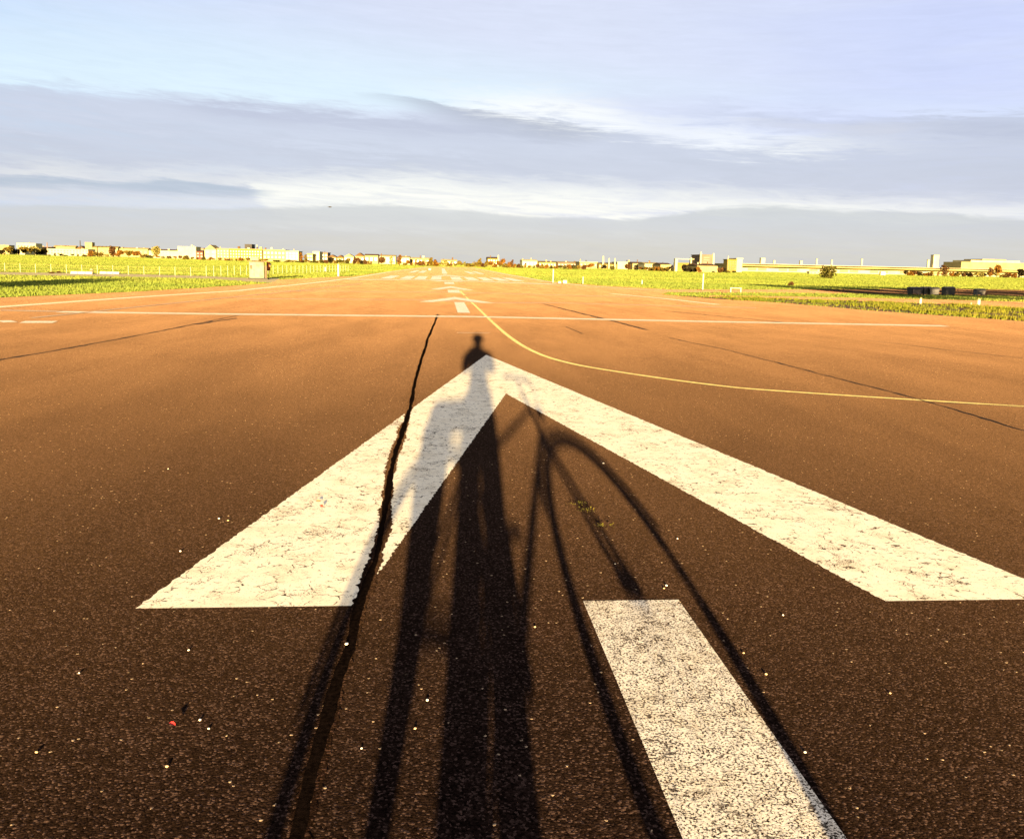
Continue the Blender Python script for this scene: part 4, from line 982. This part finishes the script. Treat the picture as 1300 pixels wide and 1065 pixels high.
CL = plain('dark_cloth', (.03, .03, .035), .3, 20, .9); TR = plain('jeans', (.03, .035, .05), .3, 30, .9)
k = Sk(); k.V.append((0, 0, .90, .128, .100))
a = k.chain(0, [(0, -.005, 1.02, .120, .10), (0, -.005, 1.15, .118, .10), (0, -.005, 1.30, .140, .108), (0, -.01, 1.41, .112, .088), (0, -.008, 1.47, .090, .080), (0, -.004, 1.535, .084, .080)])
for s in (-1, 1): k.chain(a - 2, [(s * .172, -.01, 1.405, .086), (s * .190, .04, 1.28, .068), (s * .173, .09, 1.162, .050), (s * .145, .22, 1.28, .044), (s * .118 - .03, .31, 1.352, .037)])
skin('jacket', k.V, k.E, CL, PB, 1)
k = Sk(); k.V.append((0, 0, .96, .128, .098))
for s in (-1, 1): k.chain(0, [(s * .066, .0, .86, .094, .10), (s * .074, .012, .70, .072, .09), (s * .078, .02, .50, .064, .070), (s * .080, .0, .30, .064, .064), (s * .085, -.012, .12, .058, .058)])
skin('trousers', k.V, k.E, TR, PB, 1)
for s in (-1, 1): skin('shoe', [(s * .10, -.055, .048, .042, .040), (s * .102, .01, .055, .046, .048), (s * .107, .09, .042, .046, .034), (s * .113, .17, .032, .036, .026)], [(0, 1), (1, 2), (2, 3)], M['rubber'], PB, 1)
HAIR = plain('hair', (.05, .03, .018), .3, 80, .7)
hb = MB(); hb.ball((0, .002, 1.685), .120, (.95, 1.06, .98), 3, .02, 5)
for v in list(hb.bm.verts):
    if v.co.y > .045 and v.co.z < 1.705: v.co.y = .045 + (v.co.y - .045) * .1
    if v.co.z < 1.60: v.co.z = 1.60
hb.build('hair', HAIR, PB, True)
for s in (-1, 1): MB().ball((s * .031, .096, 1.662), .0125, (1, 1, 1), 2).build('eye', M['post_white'], PB, True)
MB().box((0, .104, 1.588), (.046, .012, .010), bev=.004).build('mouth', plain('lips', (.35, .12, .1), .1, 10, .5), PB)
ph = empty('smartphone', (-.045 + .045, -.006, H - .003)); tag(ph, 'dark smartphone held sideways in both hands', 'phone')
MB().box((0, -.006, 0), (.138, .0072, .067), bev=.003).build('case', M['bin'], ph); MB().box((0, -.0102, 0), (.118, .0008, .060)).build('screen', M['glass'], ph)

BK = empty('bicycle', (.255, -.0, 0), R(25)); tag(BK, 'dark city bicycle with swept handlebar and rear bag parked in front of the person', 'bicycle')
FR = plain('frame_paint', (.03, .035, .04), .2, 10, .4); CH = plain('chrome', (.5, .5, .5), .1, 10, .3, 1)
for wx in (-.545, .535):
    wh = MB().tube([(wx, -.055, .345), (wx, .055, .345)], .022, 12).build('wheel', CH, BK)
    ring = [(wx + .327 * math.cos(t * math.pi / 24), 0, .345 + .327 * math.sin(t * math.pi / 24)) for t in range(48)]
    MB().tube(ring, .0155, 8, True).build('tyre', M['rubber'], wh, True)
    ring = [(wx + .302 * math.cos(t * math.pi / 24), 0, .345 + .302 * math.sin(t * math.pi / 24)) for t in range(48)]
    MB().tube(ring, .010, 8, True).build('rim', CH, wh, True)
    b = MB()
    for t in range(28):
        an = t * 2 * math.pi / 28; b.tube([(wx + .02 * math.cos(an + .8), (-1) ** t * .03, .345 + .02 * math.sin(an + .8)), (wx + .30 * math.cos(an), 0, .345 + .30 * math.sin(an))], .0011, 4)
    b.build('spokes', CH, wh)
    a0, a1 = (20, 190) if wx < 0 else (10, 165)
    b = MB(); pts = [(wx + .362 * math.cos(R(t)), 0, .345 + .362 * math.sin(R(t))) for t in range(a0, a1 + 1, 6)]; b.tube(pts, .012, 6); b.build('mudguard', FR, BK, True)
b = MB(); bb = (-.09, 0, .29)
b.tube([bb, (-.24, 0, .84)], .016); b.tube([bb, (.375, 0, .70)], .020); b.tube([(-.20, 0, .62), (.345, 0, .82)], .017); b.tube([(.385, 0, .66), (.335, 0, .90)], .020)
for s in (-1, 1): b.tube([(-.545, s * .05, .345), (-.09, s * .03, .29)], .010); b.tube([(-.545, s * .05, .345), (-.225, s * .015, .76)], .009)
b.build('frame', FR, BK, True)
b = MB(); b.tube([(.385, 0, .66), (.39, -.05, .64), (.47, -.052, .48), (.535, -.052, .345)], .013); b.tube([(.39, 0, .64), (.39, .05, .64), (.47, .052, .48), (.535, .052, .345)], .013); b.build('fork', FR, BK, True)
b = MB(); b.tube([(.335, 0, .90), (.315, 0, 1.02), (.335, 0, 1.05)], .014)
for s in (-1, 1): b.tube([(.335, 0, 1.05), (.345, s * .12, 1.055), (.335, s * .22, 1.05), (.30, s * .31, 1.045)], .012)
hbar = b.build('handlebar', CH, BK, True)
for s in (-1, 1): MB().tube([(.335, s * .215, 1.05), (.299, s * .312, 1.045)], .018).build('grip', M['rubber'], hbar, True)
b = MB(); b.tube([(.27, -.25, 1.05), (.40, -.10, 1.10), (.50, -.02, .98), (.43, -.03, .70)], .005, 6); b.tube([(.27, .25, 1.05), (.43, .08, 1.08), (.52, .03, .95), (.42, .03, .70)], .005, 6); b.build('brake_cable', M['rubber'], BK, True)
b = MB(); b.ball((-.27, 0, .935), .12, (1.15, .72, .34), 3); b.ball((-.14, 0, .94), .055, (1.5, .6, .5), 2); sd = b.build('saddle', M['rubber'], BK, True); MB().tube([(-.24, 0, .82), (-.262, 0, .92)], .013).build('seat_post', CH, sd)
b = MB()
for s in (-1, 1): b.tube([(-.22, s * .05, .745), (-.70, s * .06, .74)], .006); b.tube([(-.60, s * .06, .74), (-.545, s * .06, .36)], .005)
for x_ in (-.3, -.45, -.6): b.tube([(x_, -.06, .742), (x_, .06, .742)], .005)
b.build('luggage_rack', CH, BK, True)
b = MB(); b.prism([(-.70, .77), (-.47, .77), (-.45, .52), (-.455, .32), (-.470, .20), (-.475, .09), (-.490, .09), (-.495, .20), (-.52, .32), (-.62, .52)], .08, .17)
for v in b.bm.verts: v.co = Vector((v.co.x, v.co.z, v.co.y))
b.build('pannier_bag', CL, BK)
b = MB(); b.box((-.52, .02, .835), (.40, .18, .15), bev=.03); b.build('rack_bag', CL, BK, True)
b = MB(); b.tube([(-.09, -.07, .29), (-.09, .07, .29)], .02); b.tube([(-.09, .075, .29), (-.07, .08, .125)], .010); b.tube([(-.09, -.075, .29), (-.11, -.08, .455)], .010); ck = b.build('crank', CH, BK, True)
for z, s, x_ in ((.12, 1, -.07), (.46, -1, -.11)): MB().box((x_, s * .125, z), (.09, .08, .022), bev=.004).build('pedal', M['rubber'], ck)
b = MB(); b.prism([(-.56, .368), (-.56, .378), (-.10, .333), (-.05, .325), (-.05, .315), (-.1, .323)], -.058, -.045)
for v in b.bm.verts: v.co = Vector((v.co.x, v.co.z, v.co.y))
b.build('chain_guard', FR, BK)
MB().tube([(-.16, .03, .28), (-.24, .16, .012)], .009).build('kickstand', CH, BK)
b = MB(); b.ball((.44, 0, .80), .04, (1, 1, 1), 2); b.build('headlight', CH, BK, True)
